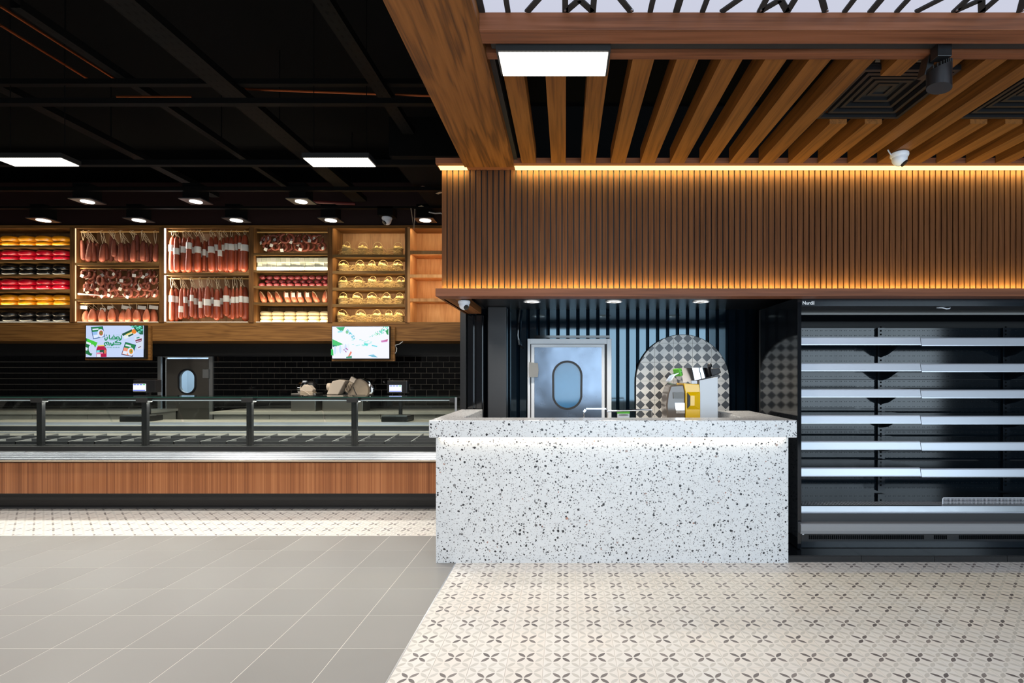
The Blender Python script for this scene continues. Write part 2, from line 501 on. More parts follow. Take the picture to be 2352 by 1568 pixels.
for i, (a, b, c, d) in enumerate(WIN):
    w = MB().box(a, b, -2.71, -2.70, c, d)
    wo = struct('window_%d' % (i + 1), w, M['glass'])
    fr = MB()
    for xx in [a + (b - a) * q / 3 for q in range(4)]:
        fr.box(xx - 0.03, xx + 0.03, -2.74, -2.66, c, d)
    part('window_frame', fr, M['satin_black'], wo)

# ---- floor: grey tiles, patterned tiles before the kiosk, patterned strip along the deli counter
XB = -0.90
fl = struct('floor', MB().box(ROOM['x0'], XB, ROOM['y0'], 5.0, -0.1, -0.001), M['grout_light'], 'grey square floor tiles with pale grout')
RLF = RL[fl.name]
gt = MB()
GP = 0.408
def tile_mesh(name, w, l, mat, gap=0.004, h=0.012):
    return MB().box(-w / 2 + gap / 2, w / 2 - gap / 2, -l / 2 + gap / 2, l / 2 - gap / 2, -h, 0).mesh(name, mat)
me_full = tile_mesh('grey tile', GP, 0.4105, M['greytile'], 0.005)
me_cut = tile_mesh('grey tile cut', 0.372, 0.4105, M['greytile'], 0.005)
for j in range(9):
    yc = 5.0 - 0.4105 * (j + 0.5)
    for i in range(15):
        if i == 0: m_, xc = me_cut, XB - 0.372 / 2
        else: m_, xc = me_full, XB - 0.372 - GP * (i - 0.5)
        link('tile', m_, fl, Vector((xc, yc, 0.0)) - RLF)
solo('floor_edge_strip', MB().box(XB - 0.004, XB + 0.004, 0.5, 4.28, -0.01, 0.0015), M['alu'], 'thin metal edge strip between grey and patterned floor tiles', 'trim', kind='structure')

def petal_zone(name, x0, x1, y0, y1, label, i0, i1, j0, j1):
    o = struct(name, MB().box(x0, x1, y0, y1, -0.1, -0.003), M['petal'], label)
    off = RL[o.name]
    cache = {}
    for j in range(j0, j1):
        for i in range(i0, i1):
            xa, xb = PX0 + (i - 0.5) * TP, PX0 + (i + 0.5) * TP
            ya, yb = PY0 + (j - 0.5) * TP, PY0 + (j + 0.5) * TP
            xa, xb, ya, yb = max(xa, x0), min(xb, x1), max(ya, y0), min(yb, y1)
            if xb - xa < 0.01 or yb - ya < 0.01: continue
            key = (round(xb - xa, 4), round(yb - ya, 4))
            if key not in cache: cache[key] = tile_mesh('patterned tile', key[0], key[1], M['petal'], 0.0025)
            link('tile', cache[key], o, Vector(((xa + xb) / 2, (ya + yb) / 2, 0)) - off)
    return o
petal_zone('floor', XB, ROOM['x1'], ROOM['y0'], 4.32, 'cream cement floor tiles with grey four-petal flowers', 0, 27, -2, 8)
petal_zone('floor', ROOM['x0'], -1.06, 5.0, 6.3, 'cream patterned floor tile strip along the deli counter', -30, -1, 11, 17)
struct('floor', MB().box(ROOM['x0'], -1.0, 6.3, ROOM['y1'], -0.1, 0), M['wall_dark'], 'dark floor behind the deli counter')
struct('floor', MB().box(-1.06, ROOM['x1'], 4.32, 6.3, -0.1, 0), M['wall_dark'], 'dark floor inside the kiosk')

# ================================================================== kiosk
KF, KS, KB = 4.276, 4.41, 5.85                    # ledge front, slat face, back wall
KX0, KX1 = X(1000, KF), 5.2

# ---- corrugated back wall
mb = MB()
pitch, flat = 0.1115, 0.072
xs0 = X(1468.6, KB)
prof = []
k = int((xs0 - (-1.115)) / pitch)
x = xs0 - k * pitch
while x < 5.4:
    prof += [(x, KB), (x + flat, KB), (x + flat + (pitch - flat) / 2, KB + 0.035)]
    x += pitch
zt, zb = 2.27, 0.0
vv = [(a, b, zb) for a, b in prof] + [(a, b, zt) for a, b in prof]
n = len(prof)
mb.add(vv, [(i, i + 1, i + 1 + n, i + n) for i in range(n - 1)])
wk = struct('wall_kiosk', mb, M['corrugated'], 'gloss black corrugated metal wall inside the kiosk')
struct('wall_kiosk_back', MB().box(-1.12, 5.4, KB + 0.05, KB + 0.1, 0, 3.3), M['black'])
struct('wall_kiosk_side', MB().box(-1.12, -1.06, 5.55, 9.3, 0, 3.9), M['satin_black'])
# soffit
struct('ceiling_kiosk', MB().box(-0.885, KX1, KF + 0.19, KB, 2.27, 2.30), M['satin_black'], 'gloss black soffit over the kiosk counter')

# columns at the far end of the counter
solo('steel_column', MB().box(X(1120, 5.6), X(1163, 5.6), 5.6, 5.78, 0, 2.27), M['dark_grey'], 'matt charcoal square column standing at the kiosk back wall', 'column', bevel=0.01)
mb = MB()
for px in (1073, 1093):
    mb.box(X(px, 5.6), X(px + 14, 5.6), 5.6, 5.66, 0, 2.18)
mb.box(X(1073, 5.6), X(1110, 5.6), 5.64, 5.75, 0, 2.18)
solo('corner_post', mb, M['gloss_black'], 'ribbed gloss black corner post at the kiosk edge', 'post', bevel=0.006)
pts = [(X(1197, 5.78), 5.78, Z(682, 5.78) + 0.05), (X(1196, 5.78), 5.76, Z(700, 5.78)), (X(1192, 5.78), 5.74, Z(730, 5.76)), (X(1190, 5.78), 5.73, Z(770, 5.74)), (X(1193, 5.78), 5.75, Z(790, 5.76)), (X(1199, 5.78), 5.83, Z(798, 5.8))]
solo('conduit', MB().tube(pts, 0.014, 8), M['gloss_black'], 'black bent conduit running down beside the steel kiosk door', 'pipe', smooth=True)

# ---- steel door
D = 5.80
dx0, dx1 = X(1212, D), X(1404, D)
ztop = Z(778, D)
door = link('door_1', None, None, ((dx0 + dx1) / 2, D, 0)); RL[door.name] = Vector(((dx0 + dx1) / 2, D, 0))
props(door, 'dented stainless steel swing door with a tall oval window', None, None, 'structure')
fw = 0.045
part('door_frame', MB().box(dx0, dx0 + 0.03, D - 0.03, D + 0.05, 0, ztop).box(dx1 - 0.05, dx1, D - 0.03, D + 0.05, 0, ztop).box(dx0 + 0.03, dx1 - 0.05, D - 0.03, D + 0.05, Z(790, D), ztop), M['white_alu'], door, bevel=0.004)
part('door_gasket', MB().box(dx0 + 0.03, dx1 - 0.05, D + 0.0, D + 0.04, 0, Z(790, D)), M['rubber'], door)
lx0, lx1, lz1 = X(1220.5, D), X(1388, D), Z(791, D)
ocx, ocz, orx, orz = X(1303, D), Z(884, D), 30 / F * D, 51.5 / F * D
def oval(rx, rz, n=40):
    out = []
    for i in range(n):
        a = 2 * math.pi * i / n
        c_, s_ = math.cos(a), math.sin(a)
        out.append((ocx + rx * c_, ocz + (rz - rx) * (1 if s_ >= 0 else -1) + rx * s_))
    return out
leaf = part('door_leaf', MB().box(lx0, lx1, D - 0.045, D - 0.005, 0.02, lz1), M['white_alu'], door, bevel=0.003)
part('leaf_skin', MB().box(X(1228, D), X(1381, D), D - 0.052, D - 0.045, 0.05, Z(798, D)), M['door_steel'], leaf)
ring = MB()
o_, i_ = oval(orx + 0.022, orz + 0.022), oval(orx, orz)
n = len(o_)
yA, yB = D - 0.072, D - 0.05
vv = [(a, yA, b) for a, b in o_] + [(a, yA, b) for a, b in i_] + [(a, yB, b) for a, b in o_] + [(a, yB, b) for a, b in i_]
ff = []
for i in range(n):
    j = (i + 1) % n
    ff += [(i, j, j + n, i + n), (i, i + 2 * n, j + 2 * n, j), (i + n, j + n, j + 3 * n, i + 3 * n)]
ring.add(vv, ff)
part('window_gasket', ring, M['rubber'], leaf, smooth=True)
part('window_pane', MB().prism(oval(orx + 0.002, orz + 0.002), 'y', D - 0.056, D - 0.0525), M['bluepane'], leaf)
hg = MB().prism([(X(1217, D), Z(866, D)), (X(1236, D), Z(866, D)), (X(1238, D), Z(850, D)), (X(1236, D), Z(834, D)), (X(1217, D), Z(832, D))], 'y', D - 0.09, D - 0.046)
part('hinge', hg, M['hinge'], door)
part('lintel_angle', MB().box(X(1228, D), X(1400, D), D - 0.05, D + 0.05, Z(776, D), Z(771, D)), M['gloss_black'], door)

# ---- arched tile panel
D = 5.80
ax0, ax1 = X(1461, D), X(1674, D)
acx, ar = (ax0 + ax1) / 2, (ax1 - ax0) / 2
acz = Z(769, D) - ar
arch = [(ax0, 0.6), (ax1, 0.6)] + [(acx + ar * math.cos(math.pi * i / 40), acz + ar * math.sin(math.pi * i / 40)) for i in range(41)]
def clip(poly, clipper):
    """Sutherland-Hodgman, clipper convex and counter-clockwise"""
    out = poly
    for i in range(len(clipper)):
        (x1, y1), (x2, y2) = clipper[i], clipper[(i + 1) % len(clipper)]
        side = lambda p: (x2 - x1) * (p[1] - y1) - (y2 - y1) * (p[0] - x1)
        inp, out = out, []
        for k_ in range(len(inp)):
            p, q = inp[k_], inp[(k_ + 1) % len(inp)]
            a, b = side(p), side(q)
            if a >= 0: out.append(p)
            if (a >= 0) != (b >= 0):
                t_ = a / (a - b)
                out.append((p[0] + t_ * (q[0] - p[0]), p[1] + t_ * (q[1] - p[1])))
        if not out: return []
    return out
dp = 21.7 / F * D
dcx, dcz = X(1470.8, D), Z(864, D)
M['diamond'] = mat_diamond(dcx, dcz, dp)
ap = thing('arched_tile_panel', 'arched wall panel of grey and white checkered diamond tiles behind the yellow machine', 'tile panel', (acx, D, 0.6))
outer = [(acx + (a - acx) * 1.012, b if b < acz else acz + (b - acz) * 1.012) for a, b in arch]
part('edge_trim', MB().prism(outer, 'y', D - 0.002, D + 0.048), M['black'], ap)
T = 2 * dp
tx0 = dcx - 0.5 * dp - T
tz0 = dcz - 0.5 * dp - 8 * T
g = 0.0012
for i in range(8):
    for j in range(14):
        sq = [(tx0 + i * T + g, tz0 + j * T + g), (tx0 + (i + 1) * T - g, tz0 + j * T + g), (tx0 + (i + 1) * T - g, tz0 + (j + 1) * T - g), (tx0 + i * T + g, tz0 + (j + 1) * T - g)]
        pl = clip(sq, arch)
        if len(pl) >= 3:
            part('tile', MB().prism(pl, 'y', D - 0.01, D + 0.002), M['diamond'], ap)

# ---- terrazzo counter
CF = KF                                           # body front
ct = thing('terrazzo_counter', 'white terrazzo service counter with dark chips and a lit overhanging top', 'counter', (0.38, CF + 0.5, 0))
bx0, bx1 = X(1001, CF), X(1811, CF)
SF = 4.22
sz0, sz1 = Z(1005, SF), Z(965, SF)
sx0, sx1 = X(985, SF), X(1831, SF)
part('front_panel', MB().box(bx0, bx1, CF, CF + 0.16, 0, sz0), M['terrazzo'], ct, bevel=0.003)
part('side_panel', MB().box(bx0, bx0 + 0.12, CF + 0.16, 5.5, 0, sz0), M['terrazzo'], ct)
part('side_panel', MB().box(bx1 - 0.12, bx1, CF + 0.16, 5.3, 0, sz0), M['terrazzo'], ct)
lin, rin = X(1059, 4.38), X(1650, 5.21)
part('counter_top', MB().prism([(sx0, SF), (sx1, SF), (sx1, 5.32), (rin, 5.32), (rin, 4.49), (lin, 4.49), (lin, 5.52), (sx0, 5.52)], 'z', sz0, sz1), M['terrazzo'], ct, bevel=0.006)
part('led_strip', MB().box(bx0 + 0.03, bx1 - 0.03, SF + 0.038, SF + 0.050, sz0 - 0.008, sz0), M['strip_warm'], ct)
area('counter_strip_light', ((bx0 + bx1) / 2, SF + 0.044, sz0 - 0.010), (bx1 - bx0 - 0.1, 0.012), 2.2, WARM, (0, 0, 0), ct)

# inner stainless worktop with the machine on it
wt = thing('prep_table', 'stainless steel prep table inside the terrazzo counter', 'table', (0.4, 5.0, 0))
part('worktop', MB().box(-0.75, 1.45, 4.75, 5.45, 0.86, 0.90), M['steel'], wt)
for (a, b) in ((-0.72, 4.78), (1.38, 4.78), (-0.72, 5.38), (1.38, 5.38)):
    part('leg', MB().box(a, a + 0.04, b, b + 0.04, 0, 0.86), M['steel'], wt)

# ---- yellow juicing machine
D = 4.95
jm = thing('juice_machine', 'yellow and silver citrus juicer with a sloping steel feed tray on the prep table', 'juicer', (X(1595, D), D + 0.15, 0.90))
def PZ(p, d=D): return (X(p[0], d), Z(p[1], d))
yl = [(1575.5, 968), (1608.5, 968), (1608.8, 903), (1606, 882), (1570, 880), (1574, 900)]
part('yellow_side', MB().prism([(X(p[0], D), 0.92 if p[1] > 960 else Z(p[1], D)) for p in yl], 'y', D, D + 0.32), M['yellow'], jm, bevel=0.006)
dia = MB()
q = [PZ(p) for p in [(1578, 900), (1608, 900), (1608, 940), (1578, 940)]]
qi = [PZ(p) for p in [(1584.5, 908), (1594, 908), (1594, 931), (1584.5, 931)]]
vv = [(a, D - 0.001, b) for a, b in q] + [(a, D - 0.022, b) for a, b in qi]
dia.add(vv, [(0, 1, 5, 4), (1, 2, 6, 5), (2, 3, 7, 6), (3, 0, 4, 7), (4, 5, 6, 7)])
part('facet_badge', dia, M['yellow'], jm)
dk = MB().prism([PZ(p) for p in [(1578, 902), (1584, 909), (1584, 930), (1578, 937)]], 'y', D - 0.024, D - 0.006)
part('control_panel', dk, M['rubber'], jm)
part('rear_body', MB().prism([(X(1608.8, D), 0.90), (X(1649.5, D), 0.90), (X(1649.5, D), Z(865, D)), (X(1607, D), Z(873, D))], 'y', D + 0.005, D + 0.34), M['white_alu'], jm, bevel=0.004)
sm = [(1537, 968), (1574, 968), (1574.5, 900), (1571, 883), (1541, 885), (1534, 905), (1531, 930)]
cv = part('front_cover', MB().prism([(X(p[0], D), 0.92 if p[1] > 960 else Z(p[1], D)) for p in sm], 'y', D + 0.01, D + 0.30), M['smoke'], jm, bevel=0.012)
part('cover_window', MB().prism([PZ(p) for p in [(1550, 925), (1572, 925), (1573, 949), (1553, 949)]], 'y', D - 0.002, D + 0.01), M['chrome'], cv)
part('squeezer_housing', MB().prism([PZ(p) for p in [(1546, 901), (1571, 901), (1570, 915), (1547, 915)]], 'y', D - 0.006, D + 0.01), M['hinge'], cv)
part('base', MB().box(X(1537, D), X(1649, D), D + 0.01, D + 0.33, 0.90, 0.92), M['dark_grey'], jm)
tr = [(1565, 845), (1636, 844), (1642, 863), (1610, 872), (1572, 878)]
ft = MB()                                         # curved sheet front, closed behind
N_ = 14
for q in range(N_ + 1):
    u_ = q / N_
    xt_, zt_ = X(1565 + 71 * u_, D), Z(845 - u_, D)
    xb_, zb_ = X(1572 + 70 * u_, D), Z(878 - 15 * u_, D)
    yf_ = D + 0.05 - 0.05 * math.sin(math.pi * u_)
    ft.v += [(xt_, yf_, zt_), (xb_, yf_, zb_), (xt_, D + 0.32, zt_), (xb_, D + 0.32, zb_)]
for q in range(N_):
    a_, b_ = 4 * q, 4 * q + 4
    for f_ in ((a_, b_, b_ + 1, a_ + 1), (a_ + 2, a_ + 3, b_ + 3, b_ + 2), (a_, a_ + 2, b_ + 2, b_), (a_ + 1, b_ + 1, b_ + 3, a_ + 3)):
        ft.f.append(f_); ft.m.append(0)
for a_ in (0, 4 * N_):
    ft.f.append((a_, a_ + 1, a_ + 3, a_ + 2)); ft.m.append(0)
part('feed_tray', ft, M['chrome'], jm, smooth=True)
part('tray_end', MB().prism([PZ(p) for p in [(1636, 846), (1656, 845), (1660, 856), (1640, 864)]], 'y', D + 0.04, D + 0.30), M['rubber'], jm, bevel=0.008)
part('tray_knob', MB().ball((X(1641.5, D), D + 0.17, Z(839, D)), 0.024, 10, 6, (1.0, 1.0, 1.1)), M['rubber'], jm, smooth=True)
part('tray_lip', MB().prism([PZ(p) for p in [(1560, 848), (1564.5, 846), (1568, 862), (1565, 864)]], 'y', D + 0.03, D + 0.30), M['green_box'], jm)
wr = MB()
for q in range(5):
    yy = D + 0.05 + q * 0.055
    wr.tube([(X(1569, D), yy, Z(852, D)), (X(1552, D), yy, Z(862, D)), (X(1541, D), yy, Z(878, D)), (X(1556, D), yy, Z(884, D))], 0.002, 5)
for (a, b) in ((1569, 852), (1552, 862), (1541, 878)):
    wr.tube([(X(a, D), D + 0.05, Z(b, D)), (X(a, D), D + 0.27, Z(b, D))], 0.0022, 5)
part('wire_basket', wr, M['chrome'], jm, smooth=True)
part('badge_plate', MB().box(X(1588, D), X(1601, D), D - 0.004, D + 0.001, Z(881, D), Z(874, D)), M['white_plastic'], jm)

# ---- chrome rail with the green packet
D = 4.72
rl = thing('chrome_rail', 'chrome bar rail on thin legs behind the counter front', 'rail', (X(1440, D), D, 0.90))
part('bar', MB().tube([(X(1394, D), D, Z(944, D)), (X(1496, D), D, Z(940.5, D))], 0.0095, 10), M['chrome'], rl, smooth=True)
part('leg', MB().tube([(X(1392, D), D, Z(936, D)), (X(1395, D), D, Z(941, D)), (X(1396, D), D, 0.90)], 0.006, 8), M['chrome'], rl, smooth=True)
part('leg', MB().tube([(X(1497, D), D, Z(941, D)), (X(1498.5, D), D, 0.90)], 0.004, 8), M['chrome'], rl, smooth=True)
part('side_arm', MB().box(X(1346, D), X(1393, D), D - 0.003, D + 0.012, Z(940, D), Z(936.5, D)).obox((X(1343, D), D, Z(943, D)), (0.022, 0.012, 0.028), (0, R(35), 0)), M['alu'], rl)
part('leg', MB().tube([(X(1341, D), D + 0.004, Z(944, D)), (X(1341, D), D + 0.004, 0.90)], 0.004, 8), M['chrome'], rl, smooth=True)
D = 4.745
bxg = thing('bag_dispenser', 'small lime green and white box hanging below the chrome rail', 'box', (X(1432, D), D, Z(970, D)))
part('green_top', MB().box(X(1418, D), X(1446, D), D - 0.01, D + 0.05, Z(949.5, D), Z(943.5, D)), M['green_box'], bxg)
part('body', MB().box(X(1418.5, D), X(1445.5, D), D - 0.01, D + 0.05, Z(972, D), Z(949.5, D)), M['white_plastic'], bxg)
part('opening', MB().prism([PZ((1420 + 12 * (1 + math.cos(a)), 952.5 + 2.2 * math.sin(a)), D) for a in [2 * math.pi * q / 16 for q in range(16)]], 'y', D - 0.013, D - 0.009), M['hinge'], bxg)

# ---- fascia with upright slats
fz0, fz1 = Z(680, KF), Z(662, KF)                 # bottom ledge
gz0, gz1 = Z(375, KF), Z(362, KF)                 # top ledge
sl0 = X(1015, KS)
fa = thing('slatted_fascia', 'walnut fascia of upright slats with amber lit ledges above the counter', 'fascia', ((sl0 + KX1) / 2, KS, fz0))
part('backing', MB().box(sl0 + 0.005, KX1, KS + 0.018, KS + 0.05, fz1, gz1), M['black'], fa)
part('side_return', MB().box(sl0 + 0.0, sl0 + 0.018, KS + 0.05, 5.55, fz0, gz1), M['slat_z'], fa)
lower = part('lower_ledge', MB().box(KX0, KX1, KF, KS + 0.02, fz0, fz1), M['beam_x'], fa, bevel=0.002)
part('ledge_return', MB().box(KX0, -0.89, KS + 0.02, 5.52, fz0, fz1), M['beam_y'], fa)
upper = part('upper_ledge', MB().box(KX0, KX1, KF, KS + 0.02, gz0, gz1), M['beam_x'], fa, bevel=0.002)
CUTS = [(KX0 + 0.012, X(1067, 4.27)), (X(1180, 4.27), KX1)]
for (a_, b_) in CUTS:
    part('led_strip', MB().box(a_, b_, KF + 0.05, KS - 0.002, gz0 - 0.005, gz0 - 0.0005), M['strip_yellow'], upper)  # strip widened so its glow paints the lit underside of the ledge
part('led_strip', MB().box(KX0 + 0.02, KX1, KS - 0.030, KS - 0.022, fz1 + 0.001, fz1 + 0.006), M['strip_yellow'], lower)
sp_ = 13.2 / F * KS
sw = 10.3 / F * KS
me_sl = MB().box(0, sw, 0, 0.02, fz1, gz0).mesh('slat', M['slat_z'])
i = 0
while sl0 + i * sp_ + sw < KX1:
    o = link('slat', me_sl, fa, Vector((sl0 + i * sp_, KS, 0)) - RL[fa.name])
    i += 1
for (a_, b_) in CUTS:
    area('cove_light', ((a_ + b_) / 2, KS - 0.04, gz0 - 0.008), (b_ - a_, 0.02), 6.0 * (b_ - a_), LEDY, (R(35), 0, 0), upper)
area('cove_light', ((KX0 + KX1) / 2, KS - 0.040, fz1 + 0.008), (KX1 - KX0 - 0.05, 0.012), 34.0, LEDY, (R(180 - 40), 0, 0), lower)

# ================================================================== pergola ceiling
BZ = Z(384, 4.27)
tb = thing('timber_beam', 'broad timber beam running overhead to the slatted fascia', 'beam', (X(1123, 4.27), 2.5, BZ))
part('beam_board', MB().box(X(1067, 4.27), X(1180, 4.27), 0.4, 4.27, BZ, BZ + 0.02), M['beam_y'], tb)
part('beam_side', MB().box(X(1067, 4.27), X(1067, 4.27) + 0.02, 0.4, 4.27, BZ + 0.02, BZ + 0.36), M['beam_y'], tb)
part('beam_side', MB().box(X(1180, 4.27) - 0.02, X(1180, 4.27), 0.4, 4.27, BZ + 0.02, BZ + 0.36), M['beam_y'], tb)
part('beam_cap', MB().box(X(1067, 4.27), X(1180, 4.27), 0.4, 4.27, BZ + 0.36, BZ + 0.38), M['black'], tb)
BX = X(1180, 4.27)                                # right flank of the beam
sc_ = thing('slatted_ceiling', 'open timber slat ceiling in front of the fascia', 'slat ceiling', (2.3, 3.4, BZ))
cb0, cb1 = 1.687 * F / 790, 1.687 * F / 758
part('front_board', MB().box(BX, KX1, cb0, cb0 + 0.018, BZ, Z(28, cb0)), M['beam_x'], sc_, bevel=0.002)
part('bottom_board', MB().box(BX, KX1, cb0 + 0.018, cb1, BZ, BZ + 0.018), M['beam_x'], sc_)
part('rear_rail', MB().box(BX, KX1, 2.788, 2.847, 3.262, 3.39), M['beam_x'], sc_)
part('side_rail', MB().box(BX, BX + 0.03, 2.847, 4.27, 3.30, 3.42), M['black'], sc_)
SZ = 3.271
sm_len = {}
def slat(xc, a, b):
    w = 0.118
    key = (round(a, 3), round(b, 3))
    if key not in sm_len:
        sm_len[key] = MB().box(-w / 2, w / 2, a, b, SZ, SZ + 0.12).mesh('ceiling slat', M['slat_y'])
    link('slat', sm_len[key], sc_, Vector((xc, 0, 0)) - RL[sc_.name])
SX0 = X(1215, 4.27)
DIFF = [(9, 10), (13, 14)]
for k in range(23):
    xc = SX0 + 0.242 * k
    if k in (9, 10, 13, 14):
        slat(xc, 2.847, 3.02); slat(xc, 3.60, 4.27)
    else:
        slat(xc, 2.847, 4.27)
part('ceiling_board', MB().box(BX, KX1, 2.69, 4.30, 3.75, 3.77), M['ceil_black'], sc_)

# ---- square air diffusers between the slats
for n_, (ka, kb) in enumerate(DIFF):
    xa, xb = SX0 + 0.242 * ka - 0.16, SX0 + 0.242 * kb + 0.16
    cx_, cy_, w_, l_ = (xa + xb) / 2, 3.30, xb - xa, 0.58
    zz = SZ + 0.03
    df = thing('air_diffuser', ['square black ceiling air diffuser behind the track spotlight', 'square black ceiling air diffuser farther along from the spotlight'][n_], 'air vent', (cx_, cy_, zz))
    part('housing', MB().box(cx_ - w_ / 2 + 0.03, cx_ + w_ / 2 - 0.03, cy_ - l_ / 2 + 0.03, cy_ + l_ / 2 - 0.03, zz + 0.05, zz + 0.3), M['black'], df)
    for q in range(5):
        a_, b_ = w_ / 2 - q * 0.055, l_ / 2 - q * 0.055
        t_, z_ = 0.022, zz + 0.01 * q
        fr = MB()
        fr.box(cx_ - a_, cx_ + a_, cy_ - b_, cy_ - b_ + t_, z_, z_ + 0.03).box(cx_ - a_, cx_ + a_, cy_ + b_ - t_, cy_ + b_, z_, z_ + 0.03)
        fr.box(cx_ - a_, cx_ - a_ + t_, cy_ - b_ + t_, cy_ + b_ - t_, z_, z_ + 0.03).box(cx_ + a_ - t_, cx_ + a_, cy_ - b_ + t_, cy_ + b_ - t_, z_, z_ + 0.03)
        part('louvre_frame', fr, M['satin_black'], df)
    part('duct_collar', MB().box(cx_ - 0.2, cx_ + 0.1, cy_ - l_ / 2 + 0.02, cy_ - l_ / 2 + 0.03, zz + 0.06, zz + 0.12), M['beige_metal'], df)

# ---- lighting track, spotlight
tk = thing('lighting_track', 'black lighting track running along the timber slat ceiling', 'track', (2.0, 2.73, 3.28))
part('track_body', MB().box(X(1125, 2.7), KX1, 2.69, 2.775, 3.275, 3.40), M['black'], tk)
part('track_lip', MB().box(X(1125, 2.7), KX1, 2.715, 2.722, 3.268, 3.275), M['dark_grey'], tk)
D = 2.78
ts = thing('track_spotlight', 'black finned cylinder spotlight hanging from the track', 'spotlight', (X(2152, D), D, Z(205, D)))
part('adapter', MB().box(X(2136, D), X(2168, D), D - 0.06, D + 0.0, Z(144, D), 3.275), M['satin_black'], ts, bevel=0.004)
part('driver_box', MB().obox((X(2127, D + 0.05), D + 0.05, Z(156, D + 0.05)), (0.035, 0.07, 0.10), (R(8), R(10), 0)), M['satin_black'], ts, bevel=0.004)
hd = MB()
n = 24
cxs, czs, rr = X(2157, D), Z(203, D), 25 / F * D
bot = [(cxs + rr * math.cos(2 * math.pi * j / n), D + rr * math.sin(2 * math.pi * j / n), czs - 0.012 * math.cos(2 * math.pi * j / n) + 0.0) for j in range(n)]
top = [(cxs + rr * math.cos(2 * math.pi * j / n), D + rr * math.sin(2 * math.pi * j / n), czs + 0.105 + 0.02 * math.cos(2 * math.pi * j / n)) for j in range(n)]
hd.add(bot + top, [tuple(range(n))] + [(j, (j + 1) % n, (j + 1) % n + n, j + n) for j in range(n)] + [tuple(range(2 * n - 1, n - 1, -1))])
hob = part('lamp_head', hd, M['satin_black'], ts, smooth=True)
for q in range(9):
    xx = cxs - rr * 0.85 + q * rr * 1.7 / 8
    hw = math.sqrt(max(0.0, rr * rr - (xx - cxs) ** 2)) * 0.95
    part('fin', MB().box(xx - 0.002, xx + 0.002, D - hw, D + hw, czs + 0.09, czs + 0.125 + 0.02 * (xx - cxs) / rr), M['black'], hob)

# ---- backlit panel with black lattice bars, above the front board
PZc = Z(28, cb0) + 0.004
lp = thing('lattice_ceiling_panel', 'white backlit ceiling panel behind a black lattice of bars', 'ceiling panel', (2.3, 2.0, PZc))
part('white_panel', MB().box(BX + 0.01, KX1, -1.2, cb0 + 0.01, PZc + 0.001, PZc + 0.012), M['skypanel'], lp)  # glowing panel lengthened out of view to brighten the floor
per = 446 / F * cb0
xth = X(1107, cb0)
def bar(x_a, y_a, x_b, y_b, w):
    L_ = math.hypot(x_b - x_a, y_b - y_a)
    part('lattice_bar', MB().obox(((x_a + x_b) / 2, (y_a + y_b) / 2, PZc - 0.004), (w * 1.35, L_, 0.008), (0, 0, -math.atan2(x_b - x_a, y_b - y_a))), M['black'], lp)
for k in range(6):
    x0_ = xth + k * per
    cxm = x0_ + per / 2
    yb_, ya_ = cb0 - 0.002, -1.2
    bar(x0_, ya_, x0_, yb_, 0.024)
    for off_ in (0.128, per - 0.128):
        bar(x0_ + off_, ya_, x0_ + off_, yb_, 0.019)
    for off_ in (-0.068, 0.068):
        bar(cxm + off_, ya_, cxm + off_, yb_, 0.021)
        bar(cxm + off_ * 0.95, yb_ - 0.005, cxm, yb_ - 0.085, 0.022)
    for q in range(5):
        yq = yb_ - q * 0.74
        for sg in (-1, 1):
            bar(cxm + sg * 0.255, yq, cxm, yq - 0.37, 0.021)
            if q < 4: bar(cxm, yq - 0.37, cxm + sg * 0.255, yq - 0.74, 0.021)
    for px_ in (cxm - 0.068, cxm + 0.255):
        part('bolt', MB().lathe([(0.006, -0.004), (0.006, 0)], (px_ + 0.0, yb_ - 0.02, PZc - 0.008), 8), M['alu'], lp)

# ================================================================== lamps
def led_panel(x0, x1, y0, y1, z, label, power, hz=0.03):
    o = thing('led_panel_light', label, 'ceiling light', ((x0 + x1) / 2, (y0 + y1) / 2, z), 'rectangular LED panel lights')
    part('housing', MB().box(x0 - 0.012, x1 + 0.012, y0 - 0.012, y1 + 0.012, z + 0.006, z + 0.05), M['black'], o)
    part('diffuser', MB().box(x0, x1, y0, y1, z - 0.002, z + 0.006), M['led_panel'], o)
    if z > 3.4:
        for xx in (x0 + 0.05, x1 - 0.05):
            part('hanger_rod', MB().tube([(xx, (y0 + y1) / 2, z + 0.05), (xx, (y0 + y1) / 2, 5.2)], 0.004, 6), M['tray_steel'], o)
    area('panel_light', ((x0 + x1) / 2, (y0 + y1) / 2, z - 0.004), (x1 - x0, y1 - y0), power, (1.0, 0.95, 0.88), (0, 0, 0), o)
    return o
d0 = 2.70
led_panel(X(1145, d0), X(1397, d0), d0, d0 * 1.076, Z(122, d0), 'bright LED panel light hanging under the timber slat ceiling', 16)
d0 = 4.9
PZ_ = Z(364, d0)
led_panel(X(697, d0), X(845, d0), d0, d0 * 1.04, PZ_, 'LED panel light on the black ceiling between the timber beam and the deli', 55)
led_panel(X(-12, d0), X(140, d0), d0, d0 * 1.037, PZ_, 'LED panel light on the black ceiling over the far end of the deli', 55)
for n_, (xx, yy) in enumerate(((-2.15, 1.4), (-5.0, 1.4), (-2.15, -1.4), (-5.0, -1.4), (-7.6, 2.0))):  # unseen panels added to brighten the grey floor
    led_panel(xx - 0.3, xx + 0.3, yy, yy + 0.2, PZ_, 'LED panel light hanging over the grey tiled aisle, nearer than the picture shows', 60)

